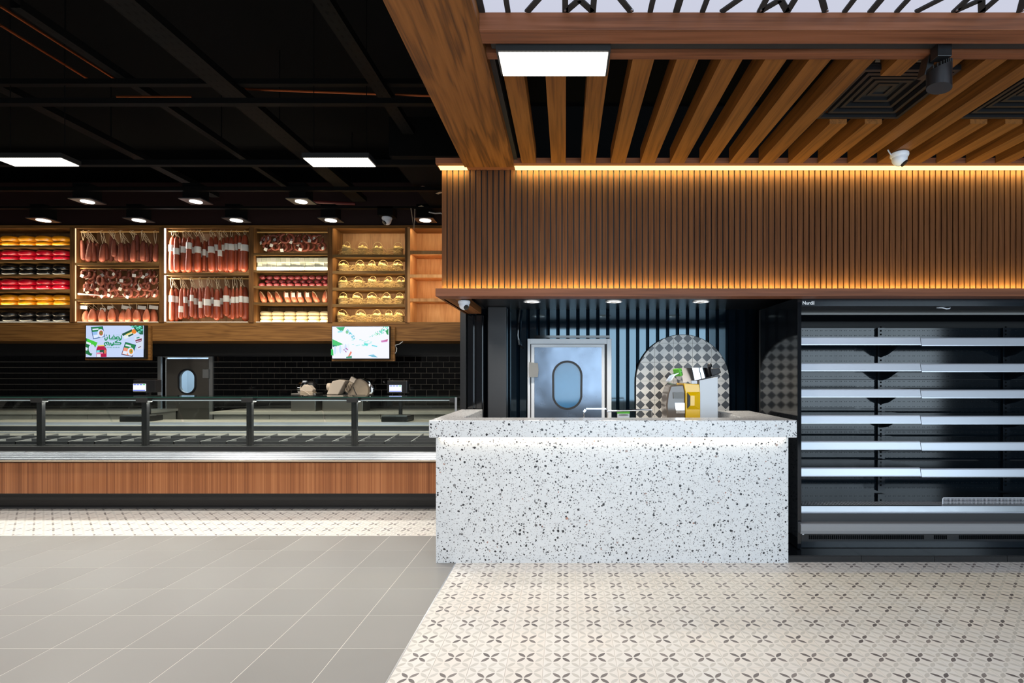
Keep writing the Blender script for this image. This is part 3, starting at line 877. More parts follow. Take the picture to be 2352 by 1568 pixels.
def downlight(x, y, z, label, group, square, power, r=0.07, color=(1.0, 0.9, 0.76)):
    o = thing('downlight', label, 'downlight', (x, y, z), group)
    if square:
        part('plate', MB().box(x - 0.15, x + 0.15, y - 0.13, y + 0.13, z, z + 0.015), M['dark_grey'], o)
        part('housing', MB().box(x - 0.11, x + 0.11, y - 0.1, y + 0.1, z + 0.015, z + 0.22), M['ceil_black'], o)
    else:
        part('trim_ring', MB().lathe([(r + 0.014, -0.006), (r + 0.014, 0.0), (r, 0.0), (r, -0.006)], (x, y, z), 24), M['white_plastic'], o)
    part('lens', MB().lathe([(r, -0.006), (r, 0.004)], (x, y, z), 24), M['lens'], o)
    l = bpy.data.lights.new('downlight_beam', 'SPOT')
    l.energy = power; l.color = color; l.spot_size = R(115); l.spot_blend = 0.8; l.shadow_soft_size = r * 0.8
    lo = link('downlight_beam', l, o, (0, 0, -0.02))
    return o
dk_ = 5.2
for n_, (px, py) in enumerate(((1222, 692), (1410, 694), (1610, 696))):
    downlight(X(px, dk_), dk_, 2.268, ['round downlight above the steel kiosk door', 'round downlight between the steel door and the tiled arch', 'round downlight above the tiled arch'][n_], 'kiosk downlights', False, 60)
for n_, px in enumerate((201, 450, 692)):
    downlight(X(px, 7.1), 7.1, Z(463, 7.1), 'square plate downlight over the deli, %s from left in the nearer row' % ORD[n_], 'deli downlights', True, 110, 0.075)
for n_, px in enumerate((100, 319, 543, 760, 977)):
    downlight(X(px, 8.0), 8.0, Z(506, 8.0), 'square plate downlight before the shelves, %s from left in the farther row' % ORD[n_], 'deli downlights', True, 80, 0.085)

# ---- dome cameras
def dome(x, y, z, r, label, face, cable=None):
    o = thing('dome_camera', label, 'security camera', (x, y, z - r * 1.6), 'white dome cameras')
    part('mount', MB().lathe([(r * 0.85, 0.0), (r, -r * 0.12), (r * 1.02, -r * 0.4), (r * 0.92, -r * 0.6)], (x, y, z), 20), M['white_plastic'], o, smooth=True)
    part('eyeball', MB().ball((x, y, z - r * 0.75), r * 0.86, 18, 10), M['white_plastic'], o, smooth=True)
    e = Vector(face).normalized()
    c = Vector((x, y, z - r * 0.75)) + e * r * 0.80
    lens = MB().lathe([(r * 0.44, -0.01), (r * 0.44, r * 0.12), (r * 0.36, r * 0.14)], (0, 0, 0), 16)
    m = e.to_track_quat('Z', 'Y').to_matrix()
    lens.v = [tuple(c + m @ Vector(p)) for p in lens.v]
    part('lens_window', lens, M['satin_black'], o, smooth=True)
    if cable:
        part('cable', MB().tube(cable, 0.005, 6), M['white_plastic'], o, smooth=True)
    return o
dome(X(1066, 4.52), 4.52, fz0, 0.052, 'white dome camera under the corner of the fascia ledge', (0.55, -0.6, -0.6))
d_ = 4.07
dome(X(2066, d_), d_, SZ, 0.064, 'white dome camera on the timber slats with a white cable', (0.55, -0.35, -0.85),
     [(X(2043, d_), d_ + 0.02, SZ + 0.03), (X(2046, d_), d_, SZ - 0.015), (X(2050, d_), d_ - 0.01, SZ - 0.03), (X(2055, d_), d_, SZ - 0.025)])
d_ = 7.9
dome(X(889, d_), d_, Z(498, d_), 0.075, 'white dome camera on a black box above the basket shelves', (-0.5, -0.6, -0.7))
solo('junction_box', MB().box(X(872, d_), X(907, d_), d_ - 0.1, d_ + 0.1, Z(498, d_) + 0.001, Z(478, d_)), M['ceil_black'], 'black junction box holding the dome camera', 'box')

# ================================================================== open display fridge
FD = 4.45
fx0 = X(1832, FD); fx1 = 5.2
fr_ = thing('display_fridge', 'black open multideck display fridge with empty silver-edged shelves', 'fridge', ((fx0 + fx1) / 2, 4.9, 0.06))
FT = Z(683, FD)
part('side_panel', MB().box(fx0, X(1841, FD), FD, 5.3, 0.06, FT), M['gloss_black'], fr_, bevel=0.004)
fi = X(1841, FD)
def mat_perf():
    t = NT('perforated fridge back')
    sp = t.n('ShaderNodeSeparateXYZ'); t.l(t.pos(), sp.inputs[0])
    def cell(v, p): return t.math('SUBTRACT', t.math('FRACT', t.math('MULTIPLY', v, 1 / p)), 0.5)
    u = cell(sp.outputs[0], 0.048); v = cell(sp.outputs[2], 0.05)
    u = t.math('SUBTRACT', t.math('ABSOLUTE', u), 0.16)
    d2 = t.math('ADD', t.math('MULTIPLY', u, u), t.math('MULTIPLY', v, v))
    hole = t.math('LESS_THAN', d2, 0.006)
    c = t.mix(hole, (0.004, 0.008, 0.012), (0.001, 0.001, 0.001))
    rr_ = t.math('MULTIPLY_ADD', hole, 0.7, 0.09)
    return t.set(c, rr_, 0, 0.2)
M['perf'] = mat_perf()
part('back_panel', MB().box(fi, fx1, 5.15, 5.3, 0.3, FT - 0.2), M['perf'], fr_)
part('seam', MB().box(fi, fx1, 5.146, 5.15, Z(872, 5.15), Z(871, 5.15)), M['black'], fr_)
part('header', MB().prism([(FD, Z(703, FD)), (FD, FT), (5.3, FT), (5.3, FT - 0.06), (FD + 0.05, FT - 0.06)], 'x', fi, fx1), M['fridge_black'], fr_, bevel=0.003)
part('light_canopy', MB().prism([(FD + 0.03, Z(703, FD + 0.03)), (FD + 0.32, Z(718, FD + 0.32)), (FD + 0.32, Z(703, FD + 0.2)), (FD + 0.03, FT - 0.05)], 'x', fi, fx1), M['dark_grey'], fr_)
part('canopy_edge', MB().box(fi, fx1, FD + 0.31, FD + 0.33, Z(723, FD + 0.32), Z(718, FD + 0.32)), M['hinge'], fr_)
part('inner_roof', MB().prism([(FD + 0.33, Z(712, FD + 0.33)), (5.15, Z(738, 5.15)), (5.15, Z(730, 5.15)), (FD + 0.33, Z(704, FD + 0.33))], 'x', fi, fx1), M['fridge_black'], fr_)
# wordmark on the header
tc = bpy.data.curves.new('wordmark', 'FONT'); tc.body = 'Nurdil'; tc.size = 1.0; tc.extrude = 0.02; tc.offset = 0.02
to = bpy.data.objects.new('wordmark_tmp', tc); col.objects.link(to)
bpy.context.view_layer.update()
tm = bpy.data.meshes.new_from_object(to)
bpy.data.objects.remove(to)
xsv = [v.co.x for v in tm.vertices]; ysv = [v.co.y for v in tm.vertices]
kx = (X(1870, FD) - X(1843.5, FD)) / (max(xsv) - min(xsv))
kz = (Z(691.5, FD) - Z(699.5, FD)) / (max(ysv) - min(ysv))
for v in tm.vertices:
    v.co = Vector((X(1843.5, FD) + (v.co.x - min(xsv)) * kx, FD - 0.001 - v.co.z * 0.05, Z(699.5, FD) + (v.co.y - min(ysv)) * kz)) - RL[fr_.name]
M['wordmark'] = plain('white lettering', srgb(250, 250, 250), 0.4)
tm.materials.clear(); tm.materials.append(M['wordmark'])
link('wordmark', tm, fr_)
# uprights, shelves, brackets
RD = 4.62
for px in (2023, 2310):
    up = part('upright', MB().box(X(px - 8, 5.13), X(px + 8, 5.13), 5.12, 5.15, 0.4, FT - 0.2), M['fridge_black'], fr_)
    sl_ = MB()
    for q in range(44):
        z_ = 0.45 + q * 0.036
        sl_.box(X(px - 1.6, 5.12), X(px + 1.6, 5.12), 5.117, 5.121, z_, z_ + 0.016)
    part('upright_slots', sl_, M['ceil_black'], up, kind='stuff')
ysl = [782, 842, 902, 962, 1022, 1083]
xm = X(2115, RD)
for n_, py in enumerate(ysl):
    for q, (xa, xb, dy) in enumerate(((fi + 0.003, xm - 0.002, 0), (xm + 0.004, fx1, 1.8))):
        z_ = Z(py + dy, RD)
        dpt = 0.40 if n_ < 4 else 0.44
        shf = part('shelf', MB().box(xa, xb, RD + 0.012, RD + dpt, z_ + 0.012, z_ + 0.03), M['fridge_black'], fr_)
        part('price_rail', MB().prism([(RD - 0.004, z_ - 0.034), (RD + 0.006, z_ + 0.024), (RD + 0.012, z_ + 0.034), (RD + 0.02, z_ + 0.034), (RD + 0.02, z_ + 0.01), (RD + 0.014, z_ - 0.03)], 'x', xa, xb), M['rail'], shf)
        part('rail_lip', MB().box(xa, xb, RD - 0.008, RD + 0.012, z_ - 0.040, z_ - 0.033), M['alu'], shf)
    for px in (2023, 2310):
        z_ = Z(py, RD) + 0.012
        xx = X(px, 5.12)
        part('bracket', MB().prism([(5.118, z_ - 0.14), (5.118, z_), (RD + 0.03, z_), (RD + 0.03, z_ - 0.012), (4.86, z_ - 0.05), (5.02, z_ - 0.12)], 'x', xx - 0.012, xx + 0.012), M['fridge_black'], fr_)
# deck
dz = Z(1160, FD + 0.08)
def mat_grill():
    t = NT('slotted deck grill')
    sp = t.n('ShaderNodeSeparateXYZ'); t.l(t.pos(), sp.inputs[0])
    f_ = t.math('FRACT', t.math('MULTIPLY', t.math('ADD', sp.outputs[0], t.math('MULTIPLY', sp.outputs[1], -0.4)), 1 / 0.013))
    on = t.math('LESS_THAN', f_, 0.45)
    return t.set(t.mix(on, srgb(216, 220, 226), (0.01, 0.01, 0.01)), 0.35)
M['grill'] = mat_grill()
part('deck_floor', MB().box(fi, fx1, 4.66, 5.15, dz - 0.08, dz - 0.025), M['gloss_black'], fr_)
gq = (X(2153, 4.6) - fi)
x = fi + 0.004
while x < fx1 - 0.05:
    part('deck_grill', MB().box(x, min(x + gq, fx1), FD + 0.085, 4.66, dz - 0.012, dz), M['grill'], fr_)
    x += gq + 0.012
part('front_lip', MB().prism([(FD + 0.085, dz), (FD + 0.06, dz - 0.002), (FD + 0.045, Z(1177, FD + 0.04)), (FD + 0.085, Z(1177, FD + 0.04))], 'x', fi, fx1), M['steel'], fr_)
part('front_trim', MB().box(fi, fx1, FD + 0.03, FD + 0.09, Z(1180, FD + 0.03), Z(1176, FD + 0.03)), M['rail'], fr_)
part('front_panel', MB().box(fi, fx1, FD + 0.01, FD + 0.3, Z(1203, FD), Z(1180, FD)), M['dark_grey'], fr_)
part('bumper', MB().prism([(FD - 0.06, Z(1206, 4.4)), (FD - 0.05, Z(1202, 4.4)), (FD + 0.02, Z(1202, 4.4)), (FD + 0.02, Z(1226, 4.4)), (FD - 0.05, Z(1226, 4.4)), (FD - 0.06, Z(1218, 4.4))], 'x', fx0 + 0.002, fx1), M['grey_plastic'], fr_, bevel=0.004)
part('kick_panel', MB().box(fx0 + 0.02, fx1, FD + 0.03, FD + 0.5, 0.06, Z(1226, FD)), M['fridge_black'], fr_)
vs_ = MB()
x = X(1862, FD)
while x < fx1:
    if not (X(2125, FD) < x < X(2148, FD)) and not (X(2178, FD) < x < X(2205, FD)):
        vs_.box(x, x + 0.009, FD + 0.026, FD + 0.031, Z(1238, FD + 0.03), Z(1229, FD + 0.03))
    x += 0.0165
part('vent_slots', vs_, M['ceil_black'], fr_, kind='stuff')
part('drain_cap', MB().lathe([(0.009, -0.002), (0.009, 0.003)], (X(1848, FD), FD + 0.028, Z(1228, FD)), 12, 'y'), M['alu'], fr_)
part('rear_housing', MB().box(fx0, fx1, 5.3, 5.34, 0.06, FT), M['black'], fr_)
part('loose_cable', MB().tube([(X(2151, 4.55), 4.55, Z(706, 4.55)), (X(2160, 4.55), 4.53, Z(707, 4.55)), (X(2168, 4.55), 4.52, Z(710, 4.55)), (X(2177, 4.55), 4.53, Z(709, 4.55)), (X(2182, 4.55), 4.55, Z(706, 4.55))], 0.006, 6), M['white_plastic'], fr_, smooth=True)
part('spec_plate', MB().box(X(2048, 5.14), X(2062, 5.14), 5.143, 5.15, Z(866, 5.14), Z(860, 5.14)), M['hinge'], fr_)
# loose wire divider
D = FD + 0.10
wd = MB()
wx0, wx1, wz0, wz1 = X(2165, D), X(2480, D), dz + 0.004, Z(1143, D)
wd.tube([(wx0, D, wz0), (wx0, D, wz1 - 0.008), (wx0 + 0.008, D, wz1), (wx1, D, wz1), (wx1, D, wz0)], 0.004, 6)
wdt = thing('wire_divider', 'white wire divider standing on the deck grill of the fridge', 'wire rack', ((wx0 + wx1) / 2, D, dz))
part('frame_wire', wd, M['white_plastic'], wdt)
ww = MB()
x = wx0 + 0.01
while x < wx1:
    ww.tube([(x, D, wz0), (x, D, wz1)], 0.0012, 4, cap=False); x += 0.012
for q in range(1, 4):
    ww.tube([(wx0, D, wz0 + (wz1 - wz0) * q / 4), (wx1, D, wz0 + (wz1 - wz0) * q / 4)], 0.0012, 4, cap=False)
part('wire_mesh', ww, M['white_plastic'], wdt, kind='stuff')

# black tiled plinth in front of and under the fridge
pz = Z(1275, 4.30)
pl = struct('floor_plinth', MB().box(X(1811, 4.3), KX1, 4.32, 5.7, 0, pz - 0.006), M['grout_dark'], 'low black tiled plinth under the fridge')
off = RL[pl.name]
x = X(1811, 4.3)
me_p = MB().box(0.0015, 0.5985, 4.30, 5.0, pz - 0.006, pz).mesh('plinth tile', M['gloss_black'])
me_q = MB().box(0.0015, 0.5985, 4.30, 4.32, 0, pz - 0.008).mesh('plinth riser', M['satin_black'])
while x < KX1 - 0.3:
    link('tile', me_p, pl, Vector((x, 0, 0)) - off); link('tile', me_q, pl, Vector((x, 0, 0)) - off)
    x += 0.6

# ================================================================== deli: back wall
WD = 9.2
DX0, DX1 = -11.4, -1.12
ox0, ox1, ozt = X(373, WD), X(486, WD), Z(820, WD)      # doorway
mb = MB()
mb.box(DX0, ox0, WD, WD + 0.12, 0, 4.6).box(ox1, DX1, WD, WD + 0.12, 0, 4.6).box(ox0, ox1, WD, WD + 0.12, ozt, 4.6)
wb = struct('wall_back', mb, M['grout_dark'], 'wall of black glazed brick tiles behind the deli counter')
off = RL[wb.name]
TW, TH = 25.9 / F * WD, 12.85 / F * WD
me_t = MB().box(-TW / 2 + 0.0035, TW / 2 - 0.0035, -0.011, 0, -TH / 2 + 0.0035, TH / 2 - 0.0035).mesh('wall tile', M['black_tile'])
cut = {}
ztile = Z(818, WD)
rest = MB()
cnt = 0
for j in range(18):
    zc = ztile - TH * (j + 0.5)
    x = X(22.0, WD) - 8 * TW + (TW / 2 if j % 2 else 0)
    while x < DX1:
        a, b = x, x + TW
        segs = []
        if b <= ox0 or a >= ox1: segs = [(a, min(b, DX1))]
        else:
            if a < ox0: segs.append((a, ox0))
            if b > ox1: segs.append((ox1, b))
        for (p, q) in segs:
            if q - p < 0.02: continue
            if j < 8 and q > X(-4, WD) and cnt < 300:
                w = round(q - p, 3)
                if w not in cut: cut[w] = me_t if abs(w - TW) < 0.002 else MB().box(-w / 2 + 0.0035, w / 2 - 0.0035, -0.011, 0, -TH / 2 + 0.0035, TH / 2 - 0.0035).mesh('wall tile', M['black_tile'])
                # each tile sits a hair differently, as glazed tiles do
                link('tile', cut[w], wb, Vector(((p + q) / 2, WD, zc)) - off, (R(random.uniform(-0.5, 0.5)), 0, R(random.uniform(-0.5, 0.5))))
                cnt += 1
            else:
                rest.box(p + 0.0025, q - 0.0025, WD - 0.011, WD, zc - TH / 2 + 0.0025, zc + TH / 2 - 0.0025)
        x += TW
part('tile_field', rest, M['black_tile'], wb, kind='stuff')
struct('wall_band', MB().box(DX0, DX1, WD - 0.05, WD - 0.001, ztile + 0.012, 2.45), M['black'], 'black painted band above the black tiles')
struct('trim_1', MB().box(DX0, DX1, WD - 0.06, WD - 0.012, ztile - 0.004, ztile + 0.012), M['satin_black'])

# lit back room seen through the doorway
rm = MB()
rm.box(ox0 - 0.5, ox1 + 0.9, WD + 1.3, WD + 1.36, 0, 2.4).box(ox0 - 0.56, ox0 - 0.5, WD + 0.12, WD + 1.36, 0, 2.4).box(ox1 + 0.9, ox1 + 0.96, WD + 0.12, WD + 1.36, 0, 2.4).box(ox0 - 0.5, ox1 + 0.9, WD + 0.12, WD + 1.36, 2.4, 2.45)
wr_ = struct('wall_backroom', rm, M['white_tile'], 'pale tiled back room behind the deli door')
area('backroom_lamp', ((ox0 + ox1) / 2, WD + 0.7, 2.36), (0.9, 0.3), 22, (0.72, 0.86, 1.0), (0, 0, 0))
D2 = WD - 0.03
dr = link('door_2', None, None, ((ox0 + ox1) / 2, D2, 0)); RL[dr.name] = Vector(((ox0 + ox1) / 2, D2, 0))
props(dr, 'grey steel swing door with an oval window, slightly ajar, in the black tiled wall', None, None, 'structure')
part('door_frame', MB().box(ox0 - 0.055, ox0, D2 - 0.01, D2 + 0.1, 0, ozt + 0.012).box(ox1 - 0.03, ox1 + 0.04, D2 - 0.01, D2 + 0.1, 0, ozt + 0.012).box(ox0, ox1 - 0.03, D2 + 0.06, D2 + 0.1, ozt - 0.004, ozt + 0.012), M['hinge'], dr)
ocx, ocz, orx, orz = X(432.5, D2), Z(876, D2), 17.5 / F * D2, 26 / F * D2
lfx0, lfx1, lfz = X(384, D2), X(481, D2), Z(824, D2)
def frame_plate(outer, inner, y_a, y_b):
    """flat plate with an oval hole: rectangle outer (x0,x1,z0,z1), inner list of points"""
    x0_, x1_, z0_, z1_ = outer
    m = MB()
    n_ = len(inner)
    cx_ = sum(p[0] for p in inner) / n_; cz_ = sum(p[1] for p in inner) / n_
    ring_ = []
    for (a, b) in inner:
        dx_, dz_ = a - cx_, b - cz_
        ts_ = []
        if dx_ > 1e-9: ts_.append((x1_ - cx_) / dx_)
        if dx_ < -1e-9: ts_.append((x0_ - cx_) / dx_)
        if dz_ > 1e-9: ts_.append((z1_ - cz_) / dz_)
        if dz_ < -1e-9: ts_.append((z0_ - cz_) / dz_)
        t_ = min(ts_)
        ring_.append((cx_ + dx_ * t_, cz_ + dz_ * t_))
    for y_ in (y_a, y_b):
        m.add([(a, y_, b) for a, b in inner] + [(a, y_, b) for a, b in ring_], [(i_, (i_ + 1) % n_, (i_ + 1) % n_ + n_, i_ + n_) for i_ in range(n_)])
    m.add([(a, y_a, b) for a, b in inner] + [(a, y_b, b) for a, b in inner], [(i_, (i_ + 1) % n_, (i_ + 1) % n_ + n_, i_ + n_) for i_ in range(n_)])
    # corners left over by the radial outline
    for (xc_, zc_) in ((x0_, z0_), (x1_, z0_), (x1_, z1_), (x0_, z1_)):
        best = [i_ for i_ in range(n_) if (abs(ring_[i_][0] - xc_) < 1e-6) != (abs(ring_[(i_ + 1) % n_][0] - xc_) < 1e-6) and
                (abs(ring_[i_][1] - zc_) < 1e-6 or abs(ring_[(i_ + 1) % n_][1] - zc_) < 1e-6)]
        for i_ in best:
            p, q = ring_[i_], ring_[(i_ + 1) % n_]
            for y_ in (y_a, y_b):
                m.face([(p[0], y_, p[1]), (xc_, y_, zc_), (q[0], y_, q[1])])
    return m
inner = oval(orx, orz, 36)
lf = part('door_leaf', frame_plate((lfx0, lfx1, 0.02, lfz), inner, D2 - 0.02, D2 + 0.02), M['dull_steel'], dr)
ring = MB()
o_, i_ = oval(orx + 0.026, orz + 0.026, 36), inner
n = len(o_)
yA, yB = D2 - 0.04, D2 - 0.02
vv = [(a, yA, b) for a, b in o_] + [(a, yA, b) for a, b in i_] + [(a, yB, b) for a, b in o_] + [(a, yB, b) for a, b in i_]
ff = []
for i in range(n):
    j = (i + 1) % n
    ff += [(i, j, j + n, i + n), (i, i + 2 * n, j + 2 * n, j), (i + n, j + n, j + 3 * n, i + 3 * n)]
ring.add(vv, ff)
part('window_gasket', ring, M['rubber'], lf)
part('window_pane', MB().prism(oval(orx + 0.004, orz + 0.004, 36), 'y', D2 - 0.004, D2 + 0.004), M['glass'], lf)
part('hinge', MB().box(X(470, D2), X(483, D2), D2 - 0.05, D2 - 0.02, Z(868, D2), Z(848, D2)), M['hinge'], dr)

# ---- back counter with slicers
bc = thing('back_counter', 'stainless steel back counter along the black tiled wall', 'counter', (-3.2, 8.8, 0))
for (a_, b_) in ((X(505, 8.6), DX1 - 0.05), (DX0 + 0.1, X(352, 8.6))):
    part('worktop', MB().box(a_, b_, 8.35, 9.15, 0.90, 0.94), M['case_grey'], bc)
    n_ = int((b_ - a_) / 0.8)
    for q in range(n_):
        w_ = (b_ - a_ - 0.04) / n_
        cb_ = part('cabinet', MB().box(a_ + 0.02 + q * w_ + 0.004, a_ + 0.02 + (q + 1) * w_ - 0.004, 8.42, 9.13, 0.0, 0.90), M['case_grey'], bc)

D = 8.62
s1 = thing('meat_slicer', 'small beige meat slicer with a cloth over it on the back counter', 'meat slicer', (X(705, D), D, 0.94), 'meat slicers')
part('base', MB().box(X(678, D), X(734, D), D - 0.14, D + 0.14, 0.94, Z(902, D)), M['dull_steel'], s1, bevel=0.01)
part('blade_guard', MB().lathe([(0.10, -0.03), (0.125, -0.02), (0.125, 0.02), (0.10, 0.03)], (X(692, D), D + 0.04, Z(893, D)), 24, 'x'), M['chrome'], s1, smooth=True)
part('motor_hood', MB().ball((X(712, D), D + 0.05, Z(886, D)), 0.085, 14, 8, (1.1, 0.9, 1.0)), M['satin_black'], s1, smooth=True)
part('cloth', MB().prism([(X(698, D), Z(893, D)), (X(708, D), Z(882, D)), (X(713, D), Z(885, D)), (X(719, D), Z(884, D)), (X(728, D), Z(894, D)), (X(726, D), Z(899, D)), (X(699, D), Z(899, D))], 'y', D - 0.14, D - 0.02), M['cream'], s1, bevel=0.01)
part('feed_tray', MB().box(X(700, D), X(729, D), D - 0.16, D - 0.02, Z(908, D), Z(899, D)), M['beige_metal'], s1, bevel=0.01)
part('cord', MB().tube([(X(702, D), D - 0.17, Z(895, D)), (X(710, D), D - 0.18, Z(896, D)), (X(720, D), D - 0.18, Z(902, D)), (X(728, D), D - 0.17, Z(910, D))], 0.006, 6), M['cream'], s1, smooth=True)
part('knob', MB().box(X(696, D), X(704, D), D - 0.02, D + 0.03, Z(878, D), Z(874, D)), M['white_plastic'], s1, bevel=0.006)
s2 = thing('meat_slicer', 'large meat slicer with a cream plate and round chrome blade on the back counter', 'meat slicer', (X(800, D), D, 0.94), 'meat slicers')
part('base', MB().box(X(750, D), X(842, D), D - 0.16, D + 0.16, 0.94, Z(906, D)), M['dull_steel'], s2, bevel=0.01)
part('gauge_plate', MB().prism([(X(757, D), Z(905, D)), (X(784, D), Z(905, D)), (X(800, D), Z(874, D)), (X(786, D), Z(871, D)), (X(770, D), Z(875, D))], 'y', D - 0.12, D + 0.06), M['cream'], s2, bevel=0.012)
part('end_knob', MB().lathe([(0.03, -0.03), (0.062, -0.02), (0.062, 0.03), (0.05, 0.04)], (X(758, D), D - 0.03, Z(888, D)), 16, 'x', sy=1.0), M['cream'], s2, smooth=True)
part('blade', MB().lathe([(0.17, -0.02), (0.185, 0.0), (0.185, 0.02), (0.17, 0.03)], (X(824, D), D - 0.02, Z(896, D)), 32, 'y'), M['beige_metal'], s2, smooth=True)
part('blade_ring', MB().lathe([(0.20, 0.0), (0.215, 0.01), (0.215, 0.05), (0.20, 0.06)], (X(827, D), D - 0.0, Z(897, D)), 32, 'y'), M['chrome'], s2, smooth=True)
part('pusher_arm', MB().obox((X(808, D), D - 0.07, Z(884, D)), (0.07, 0.03, 0.26), (0, R(28), 0)), M['beige_metal'], s2, bevel=0.008)
part('pusher_head', MB().obox((X(815, D), D - 0.07, Z(872, D)), (0.09, 0.06, 0.08), (0, R(28), 0)), M['cream'], s2, bevel=0.008)
gr_ = MB()
for q in range(5):
    gr_.tube([(X(796 + 3.5 * q, D), D - 0.11, Z(905 - 2 * q, D)), (X(801 + 3.5 * q, D), D - 0.11, Z(882, D))], 0.005, 6)
part('guard_wire', gr_, M['chrome'], s2)
part('cord', MB().tube([(X(817, D), D - 0.1, Z(888, D)), (X(821, D), D - 0.12, Z(896, D)), (X(826, D), D - 0.12, Z(906, D))], 0.007, 6), M['rubber'], s2, smooth=True)

# ================================================================== deli display case
CD = 6.05
cx0, cx1 = -7.6, X(1050, CD)
dc = thing('deli_case', 'long glass deli display case with a striped wood front panel', 'display case', ((cx0 + cx1) / 2, 6.2, 0))
part('kick_plinth', MB().box(cx0, cx1, 6.03, 6.6, 0, Z(1147, 6.03)), M['satin_black'], dc)
part('kick_rail', MB().box(cx0, cx1, 5.93, 6.6, Z(1147, 5.95), Z(1134, 5.93)), M['black'], dc)
part('plinth_lip', MB().box(cx0, cx1, 6.00, 6.03, 0, 0.022), M['dark_grey'], dc)
part('wood_panel', MB().box(cx0, cx1, 5.86, 5.90, Z(1133, 5.86), Z(1062, 5.86)), M['veneer'], dc)
part('body', MB().box(cx0, cx1, 5.90, 6.7, Z(1134, 5.93), 0.56), M['satin_black'], dc)
lz = Z(1054, 5.83)
part('bumper_ledge', MB().prism([(5.83, lz - 0.03), (5.83, lz - 0.012), (5.915, lz + 0.062), (6.00, lz + 0.066), (6.00, lz - 0.03)], 'x', cx0, cx1), M['steel'], dc)
for q in range(4):
    part('ledge_rib', MB().obox(((cx0 + cx1) / 2, 5.843 + q * 0.0205, lz + 0.0 + q * 0.0178), (cx1 - cx0, 0.012, 0.006), (R(41), 0, 0)), M['rail'], dc)
part('ledge_edge', MB().box(cx0, cx1, 5.822, 5.832, lz - 0.03, lz - 0.014), M['beige_metal'], dc)
part('front_channel', MB().box(cx0, cx1, 6.0, 6.03, lz - 0.03, Z(1036, 6.0)), M['dark_grey'], dc)
part('glass_rail', MB().box(cx0, cx1, CD - 0.035, CD + 0.04, Z(1036, CD), Z(1024, CD)), M['black'], dc, bevel=0.004)
gz_0, gz_1 = Z(1024, CD), Z(915, CD)
edges = [X(88 + 241.5 * k - 725, CD) for k in range(0, 7)] + [cx1]
edges = [cx0] + [e for e in edges if e > cx0 + 0.2]
for a, b in zip(edges[:-1], edges[1:]):
    part('glass_pane', MB().box(a + 0.004, b - 0.004, CD, CD + 0.008, gz_0, gz_1), M['glass'], dc)
for e in edges[1:-1]:
    po = part('post', MB().box(e - 0.03, e + 0.03, CD + 0.012, CD + 0.055, gz_0 - 0.02, gz_1), M['satin_black'], dc)
    part('clamp', MB().box(e - 0.075, e + 0.06, CD - 0.018, CD + 0.06, gz_1 - 0.045, gz_1 + 0.012), M['black'], po, bevel=0.004)
part('end_glass', MB().box(cx1 - 0.03, cx1, CD, 6.7, gz_0, gz_1 + 0.02), M['glass'], dc)
part('end_profile', MB().box(cx1 - 0.025, cx1, CD - 0.012, CD + 0.01, gz_0, gz_1 + 0.015), M['alu'], dc)
part('clamp', MB().box(cx1 - 0.085, cx1 - 0.03, CD - 0.018, CD + 0.05, gz_1 - 0.045, gz_1 + 0.012), M['black'], dc, bevel=0.004)
tg = part('top_glass', MB().box(cx0, cx1, CD - 0.005, 6.50, gz_1 + 0.012, gz_1 + 0.02), M['glass'], dc)
part('glass_edge', MB().box(cx0, cx1, CD - 0.009, CD - 0.005, gz_1 + 0.011, gz_1 + 0.021), M['glass_edge'], tg)
part('light_channel', MB().box(cx0, cx1, CD + 0.06, CD + 0.13, gz_1 - 0.018, gz_1 + 0.008), M['black'], dc)
part('led_tube', MB().box(cx0 + 0.1, cx1 - 0.1, CD + 0.058, CD + 0.066, gz_1 - 0.030, gz_1 - 0.018), M['rail'], dc)
# inside
wz = Z(967, 6.85)
part('staff_worktop', MB().box(cx0, cx1, 6.68, 7.10, wz - 0.03, wz), M['case_grey'], dc)
part('worktop_edge', MB().box(cx0, cx1, 6.672, 6.682, wz - 0.034, wz + 0.002), M['rail'], dc)
part('rear_door_track', MB().box(cx0, cx1, 6.66, 6.70, gz_1 - 0.03, gz_1 + 0.01), M['dark_grey'], dc)
part('rear_body', MB().box(cx0, cx1, 6.70, 7.05, 0.0, wz - 0.03), M['dull_steel'], dc)
x = cx1
q = 0
while x > cx0 + 0.3:                              # sloping rear sliding panels
    a = max(cx0, x - 0.905)
    part('rear_panel', MB().prism([(6.64 + 0.03 * (q % 2), wz + 0.01), (6.50 + 0.03 * (q % 2), gz_1 - 0.03), (6.508 + 0.03 * (q % 2), gz_1 - 0.03), (6.648 + 0.03 * (q % 2), wz + 0.01)], 'x', a + 0.004, x - 0.004), M['glass'], dc)
    x = a; q += 1
part('inner_back', MB().box(cx0, cx1, 6.655, 6.67, 0.70, wz - 0.035), M['case_grey'], dc)
part('air_grille', MB().box(cx0, cx1, 6.645, 6.656, wz - 0.10, wz - 0.045), M['dark_grey'], dc)
part('back_seam', MB().box(cx0, cx1, 6.646, 6.656, Z(993, 6.65), Z(992, 6.65)), M['rail'], dc)
deck = 0.72
part('deck', MB().box(cx0, cx1, CD + 0.05, 6.66, deck - 0.04, deck), M['black'], dc)
for q in range(4):
    yy = CD + 0.09 + q * 0.18
    part('tray_rail', MB().box(cx0 + 0.02, cx1 - 0.05, yy, yy + 0.012, deck, deck + 0.035 + 0.012 * q), M['dark_grey'], dc)
x = cx1 - 0.25
while x > cx0 + 0.1:
    part('tray_divider', MB().prism([(CD + 0.09, deck), (CD + 0.64, deck), (CD + 0.64, deck + 0.07), (CD + 0.09, deck + 0.035)], 'x', x - 0.006, x + 0.006), M['hinge'], dc)
    x -= 0.31
